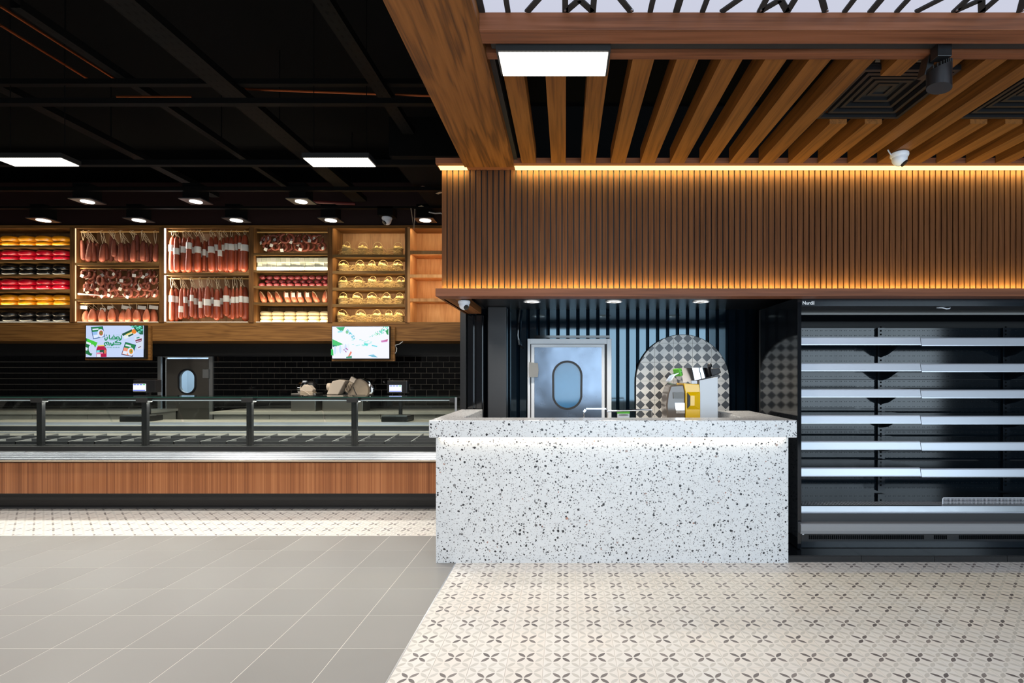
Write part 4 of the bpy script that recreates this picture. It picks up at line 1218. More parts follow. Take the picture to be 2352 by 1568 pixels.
area('case_light', ((cx0 + cx1) / 2, CD + 0.10, gz_1 - 0.034), (cx1 - cx0 - 0.4, 0.02), 55, (1.0, 0.97, 0.9), (R(-25), 0, 0), dc)

# ---- price scales standing on the staff worktop
def scale(pxa, pya, pxb, pyb, hx0, hx1, hy0, label):
    D = 6.88
    o = thing('price_scale', label, 'scale', (X((pxa + pxb) / 2, D), D, wz), 'price scales')
    xc = X((pxa + pxb) / 2 + 6, D)
    part('base', MB().box(xc - 0.17, xc + 0.17, D - 0.14, D + 0.16, wz + 0.001, wz + 0.07), M['satin_black'], o, bevel=0.008)
    part('weigh_plate', MB().box(xc - 0.16, xc + 0.16, D - 0.13, D + 0.05, wz + 0.07, wz + 0.085), M['steel'], o)
    part('pole', MB().box(xc - 0.02, xc + 0.02, D + 0.1, D + 0.14, wz + 0.07, Z(900, D)), M['satin_black'], o)
    part('display_head', MB().box(X(hx0, D), X(hx1, D), D + 0.02, D + 0.13, Z(pyb + 3, D), Z(hy0, D)), M['satin_black'], o, bevel=0.006)
    sc = part('screen', MB().box(X(pxa, D), X(pxb, D), D + 0.012, D + 0.02, Z(pyb, D), Z(pya, D)), M['scr_white'], o)
    bar_ = MB()
    for q, c_ in enumerate((0, 0, 0, 1)):
        a = pxa + 1 + q * (pxb - pxa) / 4.0
        bar_.box(X(a, D), X(a + (pxb - pxa) / 4.0 - 1.6, D), D + 0.010, D + 0.0125, Z(pya + 3.2, D), Z(pya + 1.2, D), c_)
    bar_.box(X(pxa + 0.5, D), X(pxb - 0.5, D), D + 0.010, D + 0.0125, Z(pyb - 0.8, D), Z(pyb - 2.6, D), 0)
    part('menu_bar', bar_, [M['scr_blue'], M['scr_green']], sc)
M['scr_white'] = emit('lit white screen', srgb(226, 234, 255), 1.3)
M['scr_blue'] = emit('lit blue screen', srgb(70, 96, 220), 1.0)
M['scr_green'] = emit('lit green screen', srgb(40, 190, 90), 1.0)
scale(304, 881, 332.5, 898, 303, 354, 872, 'black price scale with a lit blue screen beside the grey steel door')
scale(893.5, 884, 921.5, 900, 888, 934, 874, 'black price scale with a lit white screen near the end of the deli case')

# ================================================================== deli: oak beam, screens
OD = 8.42
ob = solo('oak_beam', MB().box(DX0, DX1, OD, WD - 0.06, Z(783, OD), Z(742, OD)), M['oak_x'], 'long oak clad beam under the lit deli shelves', 'beam')
def tv(px0, px1, py0, py1, bx1_, by1_, pic, label, blabel):
    D = OD - 0.10
    bd = solo('mounting_board', MB().box(X(px0 + 1, OD - 0.03), X(bx1_, OD - 0.03), OD - 0.04, OD - 0.001, Z(by1_, OD - 0.03), Z(py0 + 2, OD - 0.03)), M['oak_x'], blabel, 'board')
    o = thing('tv_screen', label, 'TV', (X((px0 + px1) / 2, D), D, Z(py1, D)), 'wall screens')
    part('housing', MB().box(X(px0, D), X(px1, D), D, OD - 0.041, Z(py1, D), Z(py0, D)), M['satin_black'], o, bevel=0.004)
    m, mats = pic(D - 0.001)
    part('picture', m, mats, o)
EM = {}
def em(rgb, k=1.0):
    key = (rgb, k)
    if key not in EM: EM[key] = emit('screen colour %d %d %d' % rgb, srgb(*rgb), k)
    return EM[key]
class Pic:
    """flat picture drawn in the photo's zoomed pixels: ox,oy origin, sc scale"""
    def __init__(s, ox, oy, sc, D):
        s.m, s.mats, s.ox, s.oy, s.sc, s.D, s.k = MB(), [], ox, oy, sc, D, 0
    def mi(s, rgb, k=1.0):
        m_ = em(rgb, k)
        if m_ not in s.mats: s.mats.append(m_)
        return s.mats.index(m_)
    def poly(s, pts, rgb, k=1.0):
        y = s.D - 0.0004 * s.k; s.k += 1
        s.m.face([(X(s.ox + a / s.sc, s.D), y, Z(s.oy + b / s.sc, s.D)) for a, b in pts], s.mi(rgb, k))
    def disc(s, cx, cy, rx, ry, rgb, n=18, k=1.0):
        s.poly([(cx + rx * math.cos(2 * math.pi * i / n), cy + ry * math.sin(2 * math.pi * i / n)) for i in range(n)], rgb, k)
    def stroke(s, pts, w, rgb):
        for (a, b) in zip(pts[:-1], pts[1:]):
            dx, dy = b[0] - a[0], b[1] - a[1]
            L = math.hypot(dx, dy) or 1
            nx, ny = -dy / L * w / 2, dx / L * w / 2
            ex, ey = dx / L * w * 0.3, dy / L * w * 0.3
            s.poly([(a[0] + nx - ex, a[1] + ny - ey), (b[0] + nx + ex, b[1] + ny + ey), (b[0] - nx + ex, b[1] - ny + ey), (a[0] - nx - ex, a[1] - ny - ey)], rgb)
    def quad(s, q, u0, u1, v0, v1, rgb):
        """patch of the quad q given in its own 0..1 coordinates"""
        def at(u, v):
            a = (q[0][0] + (q[1][0] - q[0][0]) * u, q[0][1] + (q[1][1] - q[0][1]) * u)
            b = (q[3][0] + (q[2][0] - q[3][0]) * u, q[3][1] + (q[2][1] - q[3][1]) * u)
            return (a[0] + (b[0] - a[0]) * v, a[1] + (b[1] - a[1]) * v)
        s.poly([at(u0, v0), at(u1, v0), at(u1, v1), at(u0, v1)], rgb)
        return at
def pic_one(D):
    p = Pic(170, 730, 2352 / 190.0, D)
    p.poly([(345, 218), (1985, 218), (1975, 1112), (335, 1112)], (198, 214, 248))
    W_, G_, DG_, NV = (226, 236, 252), (24, 128, 70), (10, 78, 50), (22, 60, 110)
    def pack(q, dish, band):
        p.poly(q, NV)
        p.quad(q, 0.05, 0.95, 0.03, 0.42, G_)
        p.quad(q, 0.1, 0.6, 0.16, 0.28, W_)
        p.quad(q, 0.05, 0.95, 0.42, 0.95, band)
        at = p.quad(q, 0.08, 0.45, 0.68, 0.92, W_)
        c = at(0.72, 0.62)
        p.disc(c[0], c[1], 95, 120, (222, 232, 250))
        p.disc(c[0] + 12, c[1] - 8, 55, 75, dish)
        p.disc(c[0] + 16, c[1] - 10, 25, 35, (120, 140, 60))
    pack([(478, 255), (822, 235), (880, 535), (545, 605)], (176, 96, 60), (150, 190, 240))
    pack([(1465, 680), (1770, 765), (1670, 1105), (1350, 1040)], (226, 146, 40), (240, 150, 120))
    q = [(352, 572), (680, 700), (500, 1080), (340, 1015)]
    p.poly(q, (20, 110, 60)); p.quad(q, 0.1, 1.0, 0.0, 0.28, (70, 200, 60)); p.quad(q, 0.05, 0.5, 0.2, 0.34, W_)
    p.disc(520, 880, 95, 130, (206, 218, 246)); p.poly([(345, 830), (410, 850), (390, 930), (345, 920)], W_)
    # jar
    p.poly([(690, 805), (880, 795), (925, 860), (940, 900), (940, 1108), (650, 1108), (650, 895), (665, 850)], (180, 12, 70))
    p.poly([(680, 775), (885, 768), (885, 800), (680, 806)], (226, 214, 110))
    p.poly([(650, 915), (930, 905), (935, 1000), (652, 1010)], (16, 84, 60)); p.poly([(660, 925), (745, 915), (745, 975), (660, 985)], (120, 220, 230))
    p.poly([(655, 985), (840, 975), (840, 1010), (655, 1020)], (240, 150, 190)); p.disc(900, 960, 34, 60, (214, 110, 80)); p.poly([(665, 1030), (775, 1030), (775, 1108), (665, 1108)], W_)
    # cube box
    q = [(1375, 455), (1690, 310), (1810, 440), (1460, 605)]
    p.poly(q, (226, 236, 240)); p.quad(q, 0.0, 0.9, 0.0, 0.4, DG_); p.quad(q, 0.25, 0.75, 0.35, 0.6, (240, 220, 120)); p.disc(1728, 385, 70, 68, (232, 130, 40)); p.quad(q, 0.35, 0.75, 0.68, 0.95, DG_)
    # leaves in the corner
    p.poly([(1590, 222), (1985, 222), (1985, 470), (1900, 470), (1790, 380), (1700, 260)], (12, 96, 66))
    for (a, b, r_) in ((1680, 255, 34), (1770, 240, 30), (1840, 290, 48), (1900, 265, 42), (1950, 340, 34), (1880, 400, 36)):
        p.disc(a, b, r_, r_ * 0.8, (120, 236, 214)); p.disc(a + 6, b + 4, r_ * 0.5, r_ * 0.4, (16, 120, 76))
    # pouch
    q = [(1740, 545), (1985, 490), (1985, 880), (1830, 900)]
    p.poly(q, (214, 224, 240)); p.poly([(1800, 560), (1885, 535), (1895, 565), (1810, 590)], (40, 140, 130)); p.poly([(1770, 630), (1960, 580), (1945, 665), (1790, 712)], (120, 26, 56)); p.poly([(1790, 665), (1935, 630), (1935, 655), (1800, 690)], (206, 190, 220)); p.poly([(1845, 840), (1935, 800), (1940, 820), (1855, 858)], (120, 60, 90))
    # greeting, upper line then lower line, read from the right
    TX = (14, 140, 88)
    w = 30
    p.stroke([(1378, 505), (1382, 560), (1378, 600), (1350, 630), (1310, 640)], w, TX)
    p.stroke([(1372, 600), (1290, 600)], w, TX)
    p.stroke([(1290, 600), (1252, 600), (1240, 575), (1252, 545), (1290, 540), (1320, 555), (1325, 590)], w, TX)
    p.stroke([(1252, 600), (1115, 600)], w, TX)
    p.stroke([(1115, 600), (1120, 565), (1150, 540), (1195, 540), (1215, 565), (1210, 600)], w, TX)
    p.disc(1172, 497, 17, 17, TX)
    p.stroke([(1115, 600), (1060, 600), (1050, 575), (1050, 490)], w, TX)
    p.stroke([(990, 545), (992, 590), (975, 625), (940, 635), (925, 600), (925, 570)], w, TX)
    p.disc(965, 495, 17, 17, TX)
    p.stroke([(1290, 645), (1215, 690), (1240, 700), (1360, 700), (1385, 720), (1370, 748), (1190, 748)], w, TX)
    p.stroke([(1175, 700), (1180, 740), (1160, 775), (1110, 790)], w, TX)
    p.stroke([(1180, 748), (1105, 748), (1095, 715)], w, TX)
    p.stroke([(1105, 748), (1030, 748), (985, 745), (975, 715), (1000, 690), (1040, 695), (1050, 730)], w, TX)
    p.stroke([(985, 700), (945, 705), (925, 735), (935, 780), (970, 790)], w, TX)
    p.disc(1030, 788, 14, 14, TX); p.disc(1075, 788, 14, 14, TX)
    for (a, b, y_) in ((1255, 1375, 490), (1065, 1230, 640), (1200, 1385, 786)):
        p.stroke([(a, y_), (b, y_)], 8, (110, 170, 170))
    xx = 935
    for wd_ in (70, 50, 95, 60, 75, 50):
        p.stroke([(xx, 845), (xx + wd_ * 0.8, 845)], 12, (60, 150, 130)); p.disc(xx + wd_ * 0.4, 828, 6, 6, (60, 150, 130), 8); xx += wd_ + 8
    return p.m, p.mats
def pic_two(D):
    p = Pic(740, 730, 2352 / 190.0, D)
    p.poly([(285, 245), (1905, 245), (1905, 1150), (285, 1150)], (238, 240, 253), 1.05)
    p.poly([(290, 600), (600, 745), (400, 810), (290, 790)], (60, 196, 110)); p.poly([(290, 760), (420, 790), (300, 830)], (24, 120, 110))
    p.poly([(385, 262), (650, 250), (600, 360), (520, 370)], (40, 170, 110)); p.poly([(440, 380), (560, 350), (590, 400), (450, 420)], (150, 226, 236))
    p.disc(710, 400, 40, 50, (130, 200, 150))
    rnd = random.Random(3)
    for i in range(60):                              # streaked leaves, denser towards the upper right corner
        t_ = rnd.random() ** 0.6
        a, b = 1320 + 570 * t_ + rnd.uniform(-40, 40), 560 - 260 * t_ + rnd.uniform(-110, 90) * t_
        a = min(a, 1880); b = max(b, 262)
        c_ = rnd.choice([(40, 214, 160), (90, 240, 190), (30, 170, 130), (150, 236, 150), (60, 200, 190)])
        L_ = 20 + 40 * t_
        p.poly([(a - L_ * 0.5, b + L_ * 0.35), (a, b - L_ * 0.3), (a + L_ * 0.35, b - L_ * 0.2), (a, b + L_ * 0.4)], c_)
    p.poly([(1820, 380), (1900, 300), (1900, 490), (1850, 460)], (30, 150, 80))
    for i in range(26):
        a, b = rnd.uniform(700, 940), 0
        b = 330 + (a - 700) * 1.1 + rnd.uniform(-50, 50)
        p.poly([(a, b), (a + 36, b + 6), (a + 30, b + 26), (a - 4, b + 18)], rnd.choice([(90, 206, 226), (160, 226, 240), (70, 180, 200)]))
    for i in range(18):
        a = rnd.uniform(860, 1400); b = rnd.uniform(600, 800)
        p.poly([(a, b), (a + 60, b - 8), (a + 56, b + 10), (a - 4, b + 16)], rnd.choice([(170, 240, 232), (190, 236, 226), (150, 226, 220)]))
    for i in range(6):
        p.disc(400 + i * 75, 920 - i * 14, 34, 120, [(206, 226, 250), (234, 240, 254)][i % 2])
    for (a, b) in ((640, 890), (700, 850), (730, 880), (690, 940)):
        p.poly([(a, b), (a + 30, b + 10), (a + 50, b + 40), (a, b + 30)], (176, 70, 150))
    p.poly([(290, 880), (350, 900), (360, 1070), (290, 1060)], (40, 190, 90))
    p.poly([(850, 940), (880, 990), (800, 1120), (760, 1110)], (236, 130, 110)); p.poly([(720, 1105), (880, 1080), (880, 1148), (720, 1148)], (60, 150, 120))
    p.poly([(1220, 720), (1340, 730), (1330, 790), (1230, 780)], (90, 226, 214)); p.poly([(1440, 770), (1600, 800), (1590, 830), (1450, 800)], (80, 214, 226))
    p.poly([(1700, 650), (1895, 610), (1885, 680), (1720, 700)], (206, 130, 190)); p.poly([(1780, 640), (1898, 610), (1890, 650)], (190, 60, 110))
    for i in range(7):
        p.poly([(1330 + i * 26, 1060 + i * 8), (1500 + i * 14, 1040 + i * 14), (1620, 1130), (1450 + i * 10, 1110)], [(120, 200, 230), (60, 160, 190), (180, 226, 246)][i % 3])
    return p.m, p.mats
tv(196, 333.5, 746.5, 823, 347, 827, pic_one, 'lit TV with green packages and a green greeting on the oak beam', 'oak board behind the TV showing a green greeting')
tv(761.5, 895, 748.5, 824.5, 907, 829, pic_two, 'lit TV with blurred green streaks on white, nearer the terrazzo counter', 'oak board behind the TV showing blurred green streaks')
solo('tv_cable', MB().tube([(X(924, OD), OD + 0.02, Z(784, OD)), (X(918, OD), OD - 0.01, Z(790, OD)), (X(908, OD), OD - 0.02, Z(793, OD)), (X(912, OD), OD - 0.015, Z(800, OD)), (X(911, OD), OD - 0.015, Z(808, OD)), (X(907, OD), OD - 0.02, Z(813, OD))], 0.008, 6), M['cable_white'], 'white cable hanging beside the TV with blurred green streaks', 'cable', smooth=True)

# ================================================================== deli: lit shelf cabinets
SD = 8.55                                          # cabinet fronts
SB = 8.97                                          # back boards
ctop = Z(521, SD); cbot = Z(740.5, SD)
struct('wall_soffit', MB().box(DX0, DX1, SD + 0.06, WD - 0.06, ctop + 0.03, 4.7), M['maroon'], 'dark maroon panel above the deli shelves')
posts = [-76, 160, 365, 571, 752, 930, 1112]
UN = ['with waxed cheese wheels', 'with hanging salamis and ring sausages', 'with banded mortadellas', 'with ring sausages, cheese blocks and hams', 'with straw-filled cheese baskets', 'standing empty next to the fascia']
RY = SD + 0.10
def rodz(y): return Z(y, RY) - 0.016
def cl(x, r, C): return min(max(x, C[3] + r + 0.004), C[4] - r - 0.004)
def cabinet(i, shelves, rods, light, back, strips=()):
    xa, xb = X(posts[i] + 6, SD), X(posts[i + 1] + 6, SD)
    c = thing('shelf_cabinet', 'wooden wall shelf cabinet ' + UN[i], 'cabinet', ((xa + xb) / 2, SD + 0.2, cbot), 'deli shelf cabinets')
    t = 0.04
    wm = M['oak_z'] if i < 5 else M['ply']
    part('side_panel', MB().box(xa, xa + t, SD, SB, cbot, ctop), wm, c)
    part('side_panel', MB().box(xb - t, xb, SD, SB, cbot, ctop), wm, c)
    part('back_board', MB().box(xa + t, xb - t, SB - 0.015, SB, cbot, ctop), back, c)
    part('top_board', MB().box(xa, xb, SD, SB, ctop, ctop + 0.028), M['oak_x'], c)
    part('top_lip', MB().box(xa + t, xb - t, SD, SD + 0.012, ctop - 0.022, ctop), M['oak_x'], c)
    part('bottom_board', MB().box(xa + t, xb - t, SD, SB - 0.015, cbot - 0.02, cbot + 0.006), M['shelf_wood'], c)
    tops = []
    for (y0_, y1_) in shelves:
        z1_, z0_ = Z(y0_, SD), Z(y1_, SD)
        sb_ = MB().box(xa + t, xb - t, SD + 0.012, SB - 0.015, z0_, z1_ - 0.010)
        sb_.box(xa + t, xb - t, SD + 0.002, SD + 0.012, z0_ - (0.012 if i > 3 else 0), z1_)
        part('shelf', sb_, M['shelf_wood'] if i < 5 else M['ply'], c)
        tops.append((z1_ - 0.010, z0_))
    for y_ in rods:
        part('rod', MB().tube([(xa + t, RY, rodz(y_)), (xb - t, RY, rodz(y_))], 0.012, 10), M['dowel'], c, smooth=True)
    levels = [ctop] + [z0_ for (_, z0_) in tops]
    floors = [z1_ for (z1_, _) in tops] + [cbot + 0.006]
    pw, colr, where = light
    for k, (zt_, zf_) in enumerate(zip(levels, floors)):
        p_ = pw[k] if isinstance(pw, (list, tuple)) else pw
        if not p_: continue
        w_ = xb - xa - 2 * t - 0.06
        if where == 'low':      # strip set in the front edge of the shelf, shining up and in
            part('led_strip', MB().box(xa + t + 0.03, xb - t - 0.03, SD + 0.014, SD + 0.020, zf_, zf_ + 0.006), M['strip_warm'], c)
            area('shelf_light', ((xa + xb) / 2, SD + 0.024, zf_ + 0.008), (w_, 0.012), p_, colr, (R(180 - 45), 0, 0), c)
        else:
            part('led_strip', MB().box(xa + t + 0.03, xb - t - 0.03, SD + 0.014, SD + 0.024, zt_ - 0.006, zt_), M['strip_warm'], c)
            area('shelf_light', ((xa + xb) / 2, SD + 0.045, zt_ - 0.010), (w_, 0.012), p_, colr, (R(30), 0, 0), c)
    for (pw_, cl_, mt_) in strips:                      # upright LED, or in the salami cabinet a painted glow of the left panel
        part('upright_led', MB().box(xa + t, xa + t + (0.018 if i == 2 else 0.006), SD + 0.006, SD + 0.02, cbot + 0.02, ctop - 0.01), mt_, c)
        area('upright_light', (xa + t + 0.03, SD + 0.025, (cbot + ctop) / 2), (0.012, ctop - cbot - 0.1), pw_, cl_, (R(90), 0, R(-65)), c)
    return c, floors, levels, xa + t, xb - t
A = (1.0, 0.72, 0.36)
C1 = cabinet(0, [(563, 568), (596, 601), (630, 635), (664, 670), (700, 705)], [], (1.5, (1.0, 0.82, 0.56), 'low'), M['backply'])
C2 = cabinet(1, [(603, 609), (686, 691)], [530, 614, 694.5], ([2.4, 2.8, 2.0], (1.0, 0.8, 0.58), 'low'), M['backply'], [(3.0, (1.0, 0.82, 0.62), M['strip_dim'])])  # glowing edge and light stand in for the lit left panel
C3 = cabinet(2, [(627, 632)], [529, 637.5], ([3.4, 1.4], (1.0, 0.84, 0.66), 'low'), M['backply'], [(9, (1.0, 0.93, 0.9), M['strip_white'])])
C4 = cabinet(3, [(581, 586), (620, 624), (656.5, 661), (694, 699)], [531], ([1.2, 5, 3.0, 3.0, 3.2], (1.0, 0.86, 0.62), 'low'), M['backply'])
C5 = cabinet(4, [(584.5, 589), (622, 626.5), (660, 665), (698, 703)], [], (4.2, (1.0, 0.80, 0.50), 'top'), M['backply'])
C6 = cabinet(5, [(575.5, 582), (630, 635.5), (685, 690.5)], [], (2.6, (1.0, 0.80, 0.55), 'top'), M['ply'])

SHELF = ['top', 'second', 'third', 'fourth', 'fifth', 'bottom']
# ---- waxed cheese wheels
def wax(name, rgb, rough=0.22):
    return plain(name, srgb(*rgb), rough, coat=0.5, var=0.1, vscale=8)
WAX = {'yellow': wax('yellow cheese wax', (226, 150, 24)), 'red': wax('red cheese wax', (196, 14, 44)), 'black': wax('black cheese wax', (16, 17, 20))}
rad, hgt = 19.1 / F * 8.74, 0.094
prof = [(rad * 0.80, 0.0), (rad * 0.93, hgt * 0.12), (rad, hgt * 0.45), (rad * 0.985, hgt * 0.65), (rad * 0.92, hgt * 0.88), (rad * 0.78, hgt)]
WH = {k: MB().lathe(prof, (0, 0, 0), 24).mesh(k + ' cheese wheel', m, True, angle=80) for k, m in WAX.items()}
for r_, colr in enumerate(('yellow', 'red', 'black', 'red', 'yellow', 'black')):
    zf_ = C1[1][r_]
    for lay in (0, 1):
        for q, px in enumerate((-10, 29.5, 69, 108.5, 146)):
            o = link('cheese_round', WH[colr], None, (X(px + random.uniform(-0.5, 0.5) + (1 if lay == 0 else 0), 8.74), 8.74 + random.uniform(-0.01, 0.01), zf_ + 0.001 + lay * (hgt + 0.0015)), (0, 0, random.uniform(0, 6)))
            props(o, '%s waxed cheese wheel, %s layer, %s from left on the %s shelf' % (colr, ('lower', 'upper')[lay], ORD[q], SHELF[r_]), 'cheese', 'waxed cheese wheels')

# ---- hanging meats
def meat(name, a, b, rough=0.45, sc=18):
    t = NT(name)
    nz = t.noise(t.pos(), sc, 4, 0.6)
    r = t.rand()
    k = t.math('ADD', t.math('MULTIPLY', nz, 0.75), t.math('MULTIPLY', r, 0.35))
    t.bump(t.noise(t.pos(), sc * 5, 2), 0.15, 0.004)
    return t.set(t.mix(k, srgb(*a), srgb(*b)), rough)
M['salami'] = meat('dry salami skin', (84, 36, 26), (146, 76, 56), 0.6, 40)
M['mortadella'] = meat('smooth sausage casing', (134, 54, 32), (168, 80, 50), 0.38, 6)
M['ring'] = meat('ring sausage casing', (106, 46, 34), (156, 84, 62), 0.4, 14)
M['dark_salami'] = meat('dark red wrapped salami', (88, 24, 30), (134, 52, 54), 0.18, 10)
M['ham'] = meat('smoked ham skin', (158, 78, 50), (196, 112, 80), 0.45, 8)

def sausage_mesh(name, L, r, mat, bend=0.0, wide=1.12):
    prof = [(r * 0.25, 0), (r * 0.7, r * 0.25), (r * wide, r * 0.9), (r * wide * 1.02, L * 0.3), (r, L * 0.6), (r * 0.88, L * 0.85), (r * 0.6, L * 0.955), (r * 0.25, L)]
    return MB().lathe(prof, (0, 0, -L), 12, bend=bend).mesh(name, mat, True, angle=80)
def loop_string(zr, L, dy, ws=0.012):
    """string from the tip (0,0,0) up to the rod at height zr"""
    m = MB()
    m.tube([(0, 0, -0.01), (-ws, dy * 0.6 - 0.01, zr * 0.55), (-0.004, dy - 0.024, zr), (0, dy, zr + 0.025), (0.004, dy + 0.024, zr), (ws, dy * 0.6 + 0.01, zr * 0.55), (0.002, 0, -0.005)], 0.0042, 4)
    return m
ROWS = {}
def free_depth(key, px, r, first, lo=0.075, hi=0.33):
    """a depth on the shelf where a hanging piece of radius r clears its neighbours"""
    row = ROWS.setdefault(key, [])
    best = None
    for d in [first] + [SD + lo + 0.015 * q for q in range(int((hi - lo) / 0.015) + 1)]:
        x = X(px, d)
        if d - r < SD + 0.02 or d + r > SB - 0.02: continue
        gap = min([math.hypot(x - a, d - b) - (r + c) for (a, b, c) in row] or [1])
        if best is None or gap > best[0]: best = (gap, d)
        if gap > 0.002: break
    row.append((X(px, best[1]), best[1], r))
    return best[1]
def hang(name, label, cat, group, px, ytop, ybot, wpx, yrod, mat, depth, band=None, sc=5.88, ox=0, oy=500, tilt=0.0, bend=0.0):
    d = free_depth((ox, yrod), ox + px / sc, wpx / sc / F * depth / 2 * 1.04, depth)
    x_ = X(ox + px / sc, d); zt_, zb_ = Z(oy + ytop / sc, d), Z(oy + ybot / sc, d)
    L, r = zt_ - zb_, wpx / sc / F * d / 2
    x_ = cl(x_, r * 1.1, C2 if ox == 0 else C3)
    o = link(name, sausage_mesh(name, L, r / 1.12, mat, bend), None, (x_, d, zt_), (0, R(tilt), 0))
    props(o, label, cat, group)
    zr = rodz(oy + yrod / sc) - zt_
    if zr > 0.01:
        s_ = loop_string(zr, L, RY - d).mesh('string', M['string'])
        so = link('string', s_, o, (0, 0, 0), (0, -R(tilt), 0))
    if band is not None:
        zb2 = Z(oy + band / sc, d) - zt_
        hb = 0.052
        rr_ = r * 1.035
        bo = MB().lathe([(rr_ * 0.985, zb2 - hb), (rr_, zb2 - hb * 0.8), (rr_ * 0.99, zb2 + hb * 0.8), (rr_ * 0.97, zb2 + hb)], (bend * 0, 0, 0), 14)
        link('paper_band', bo.mesh('paper band', M['paper'], True, angle=60), o)
    return o
xs_ = [1085, 1122, 1160, 1205, 1262, 1325, 1385, 1432, 1492, 1535, 1570, 1605, 1645, 1690, 1745, 1800, 1850, 1885, 1925, 1980, 2040, 2098]
yt_ = [300, 285, 300, 330, 335, 340, 350, 340, 215, 290, 340, 345, 335, 350, 335, 300, 230, 345, 310, 330, 345, 345]
yb_ = [575, 600, 560, 590, 590, 585, 600, 580, 590, 530, 595, 590, 600, 590, 595, 600, 450, 590, 590, 600, 600, 595]
for q in range(len(xs_)):
    hang('salami', 'dry wrinkled salami on strings, %s from left on the top rod' % ORD[q], 'salami', 'hanging dry salamis', xs_[q], yt_[q], yb_[q], random.uniform(56, 72), 175, M['salami'], SD + (0.10, 0.19, 0.28)[q % 3], None, tilt=random.uniform(-3, 3), bend=random.uniform(-0.25, 0.25))
# mortadellas
mx = [195, 265, 315, 370, 440, 490, 555, 600, 645, 678, 735, 800, 850, 905, 960, 1010, 1075, 1125, 1192]
mt = [255, 255, 265, 265, 255, 280, 250, 325, 305, 315, 260, 250, 300, 265, 260, 260, 230, 235, 230]
mbm = [745, 740, 735, 740, 740, 735, 740, 740, 725, 735, 740, 740, 725, 735, 742, 742, 725, 730, 735]
mw = [90, 70, 52, 75, 70, 66, 78, 45, 45, 42, 80, 75, 50, 62, 75, 75, 70, 58, 95]
mbd = [415, 455, 420, 435, 380, 445, 435, 495, 470, 495, 435, 410, 480, 412, 395, 400, 400, 385, 410]
for q in range(len(mx)):
    hang('mortadella', 'long mortadella with a white paper band, %s from left on the upper rod' % ORD[q], 'mortadella', 'hanging mortadellas', mx[q], mt[q], mbm[q] - 3, mw[q], 172, M['mortadella'], SD + (0.10, 0.19, 0.27)[(0, 1, 2, 0, 1, 2, 0, 2, 1, 2, 0, 1, 2, 2, 1, 0, 2, 1, 0)[q]], mbd[q], ox=360, tilt=random.uniform(-1.5, 1.5))
nx = [200, 250, 300, 335, 380, 430, 475, 515, 550, 588, 630, 685, 750, 815, 870, 935, 985, 1030, 1085, 1135, 1195]
nt = [950, 950, 970, 950, 950, 960, 935, 950, 950, 940, 940, 925, 940, 960, 950, 920, 945, 955, 945, 930, 930]
nb = [1398, 1398, 1385, 1370, 1360, 1370, 1340, 1370, 1375, 1360, 1350, 1340, 1355, 1385, 1365, 1330, 1360, 1370, 1360, 1340, 1398]
nw = [65, 70, 40, 55, 60, 45, 45, 50, 45, 45, 55, 80, 55, 75, 55, 75, 70, 50, 60, 50, 95]
nd = [1095, 1105, None, 1235, 1110, 1155, 1085, 1130, 1135, 1175, 1135, 1145, 1120, 1155, 1130, 1095, 1135, 1110, 1110, 1100, 1110]
for q in range(len(nx)):
    lb = 'long mortadella with a white paper band' if nd[q] else 'long mortadella without a band'
    hang('mortadella', lb + ', %s from left on the lower rod' % ORD[q], 'mortadella', 'hanging mortadellas', nx[q], nt[q], nb[q], nw[q], 808, M['mortadella'], SD + (0.10, 0.19, 0.27)[q % 3], nd[q], ox=360, tilt=random.uniform(-1.5, 1.5))

# ---- ring sausages with paper tags
def ring_mesh(name, Rr, r):
    pts = [(Rr * math.cos(a), Rr * math.sin(a), 0) for a in [R(20) + R(320) * i / 20 for i in range(21)]]
    rs = [r * (0.45 if i in (0, 20) else 0.85 if i in (1, 19) else 1.0) for i in range(21)]
    m = MB()
    # ring in the x-z plane, open at the top
    pts = [(Rr * math.sin(a), 0.0, Rr * math.cos(a)) for a in [R(14) + R(332) * i / 20 for i in range(21)]]
    m.tube(pts, rs, 8)
    return m.mesh(name, M['ring'], True, angle=80)
RM = [ring_mesh('ring sausage', q * 1.0, 0.021) for q in (0.058, 0.066, 0.074)]
tagm = MB().box(-0.024, 0.024, -0.001, 0.001, -0.026, 0.026)
tagm = tagm.mesh('paper tag', M['paper'])
rstr = MB().tube([(0, 0, 0), (0.004, 0, 0.06)], 0.003, 4).mesh('string', M['string'])
def rings(rows, ncol, x0p, x1p, y0p, y1p, where, sdep, C):
    for j in range(rows):
        for i in range(ncol):
            px = x0p + (x1p - x0p) * (i + 0.5 + (0.25 if j % 2 else -0.2)) / ncol + random.uniform(-2, 2)
            py = y0p + (y1p - y0p) * (j + 0.5) / rows + random.uniform(-2, 2)
            d = SD + sdep + 0.055 * ((i + 2 * j) % 4)
            k = random.randrange(3)
            o = link('ring_sausage', RM[k], None, (cl(X(px, d), 0.105, C), d, Z(py, d)), (R(random.uniform(-14, 14)), R(random.uniform(-60, 60)), R(random.uniform(-30, 30))))
            props(o, 'tagged ring sausage, %s from left in the %s row %s' % (ORD[i], ORD[j], where), 'sausage', 'ring sausages')
            if random.random() < 0.8:
                a_ = random.uniform(2.0, 4.4)
                rr_ = (0.058, 0.066, 0.074)[k]
                link('paper_tag', tagm, o, (rr_ * math.sin(a_), -0.024, rr_ * math.cos(a_)), (R(random.uniform(-12, 12)), R(random.uniform(-30, 30)), 0))
            if j == 0 or random.random() < 0.3:
                link('string', rstr, o, (0, 0, (0.058, 0.066, 0.074)[k] - 0.004), (0, 0, 0), (1, 1, 0.5 if j == 0 else 1))
rings(4, 11, 190, 358, 621, 679, 'of the middle shelf', 0.08, C2)
rings(2, 11, 598, 742, 541, 574, 'above the cheese blocks', 0.10, C4)
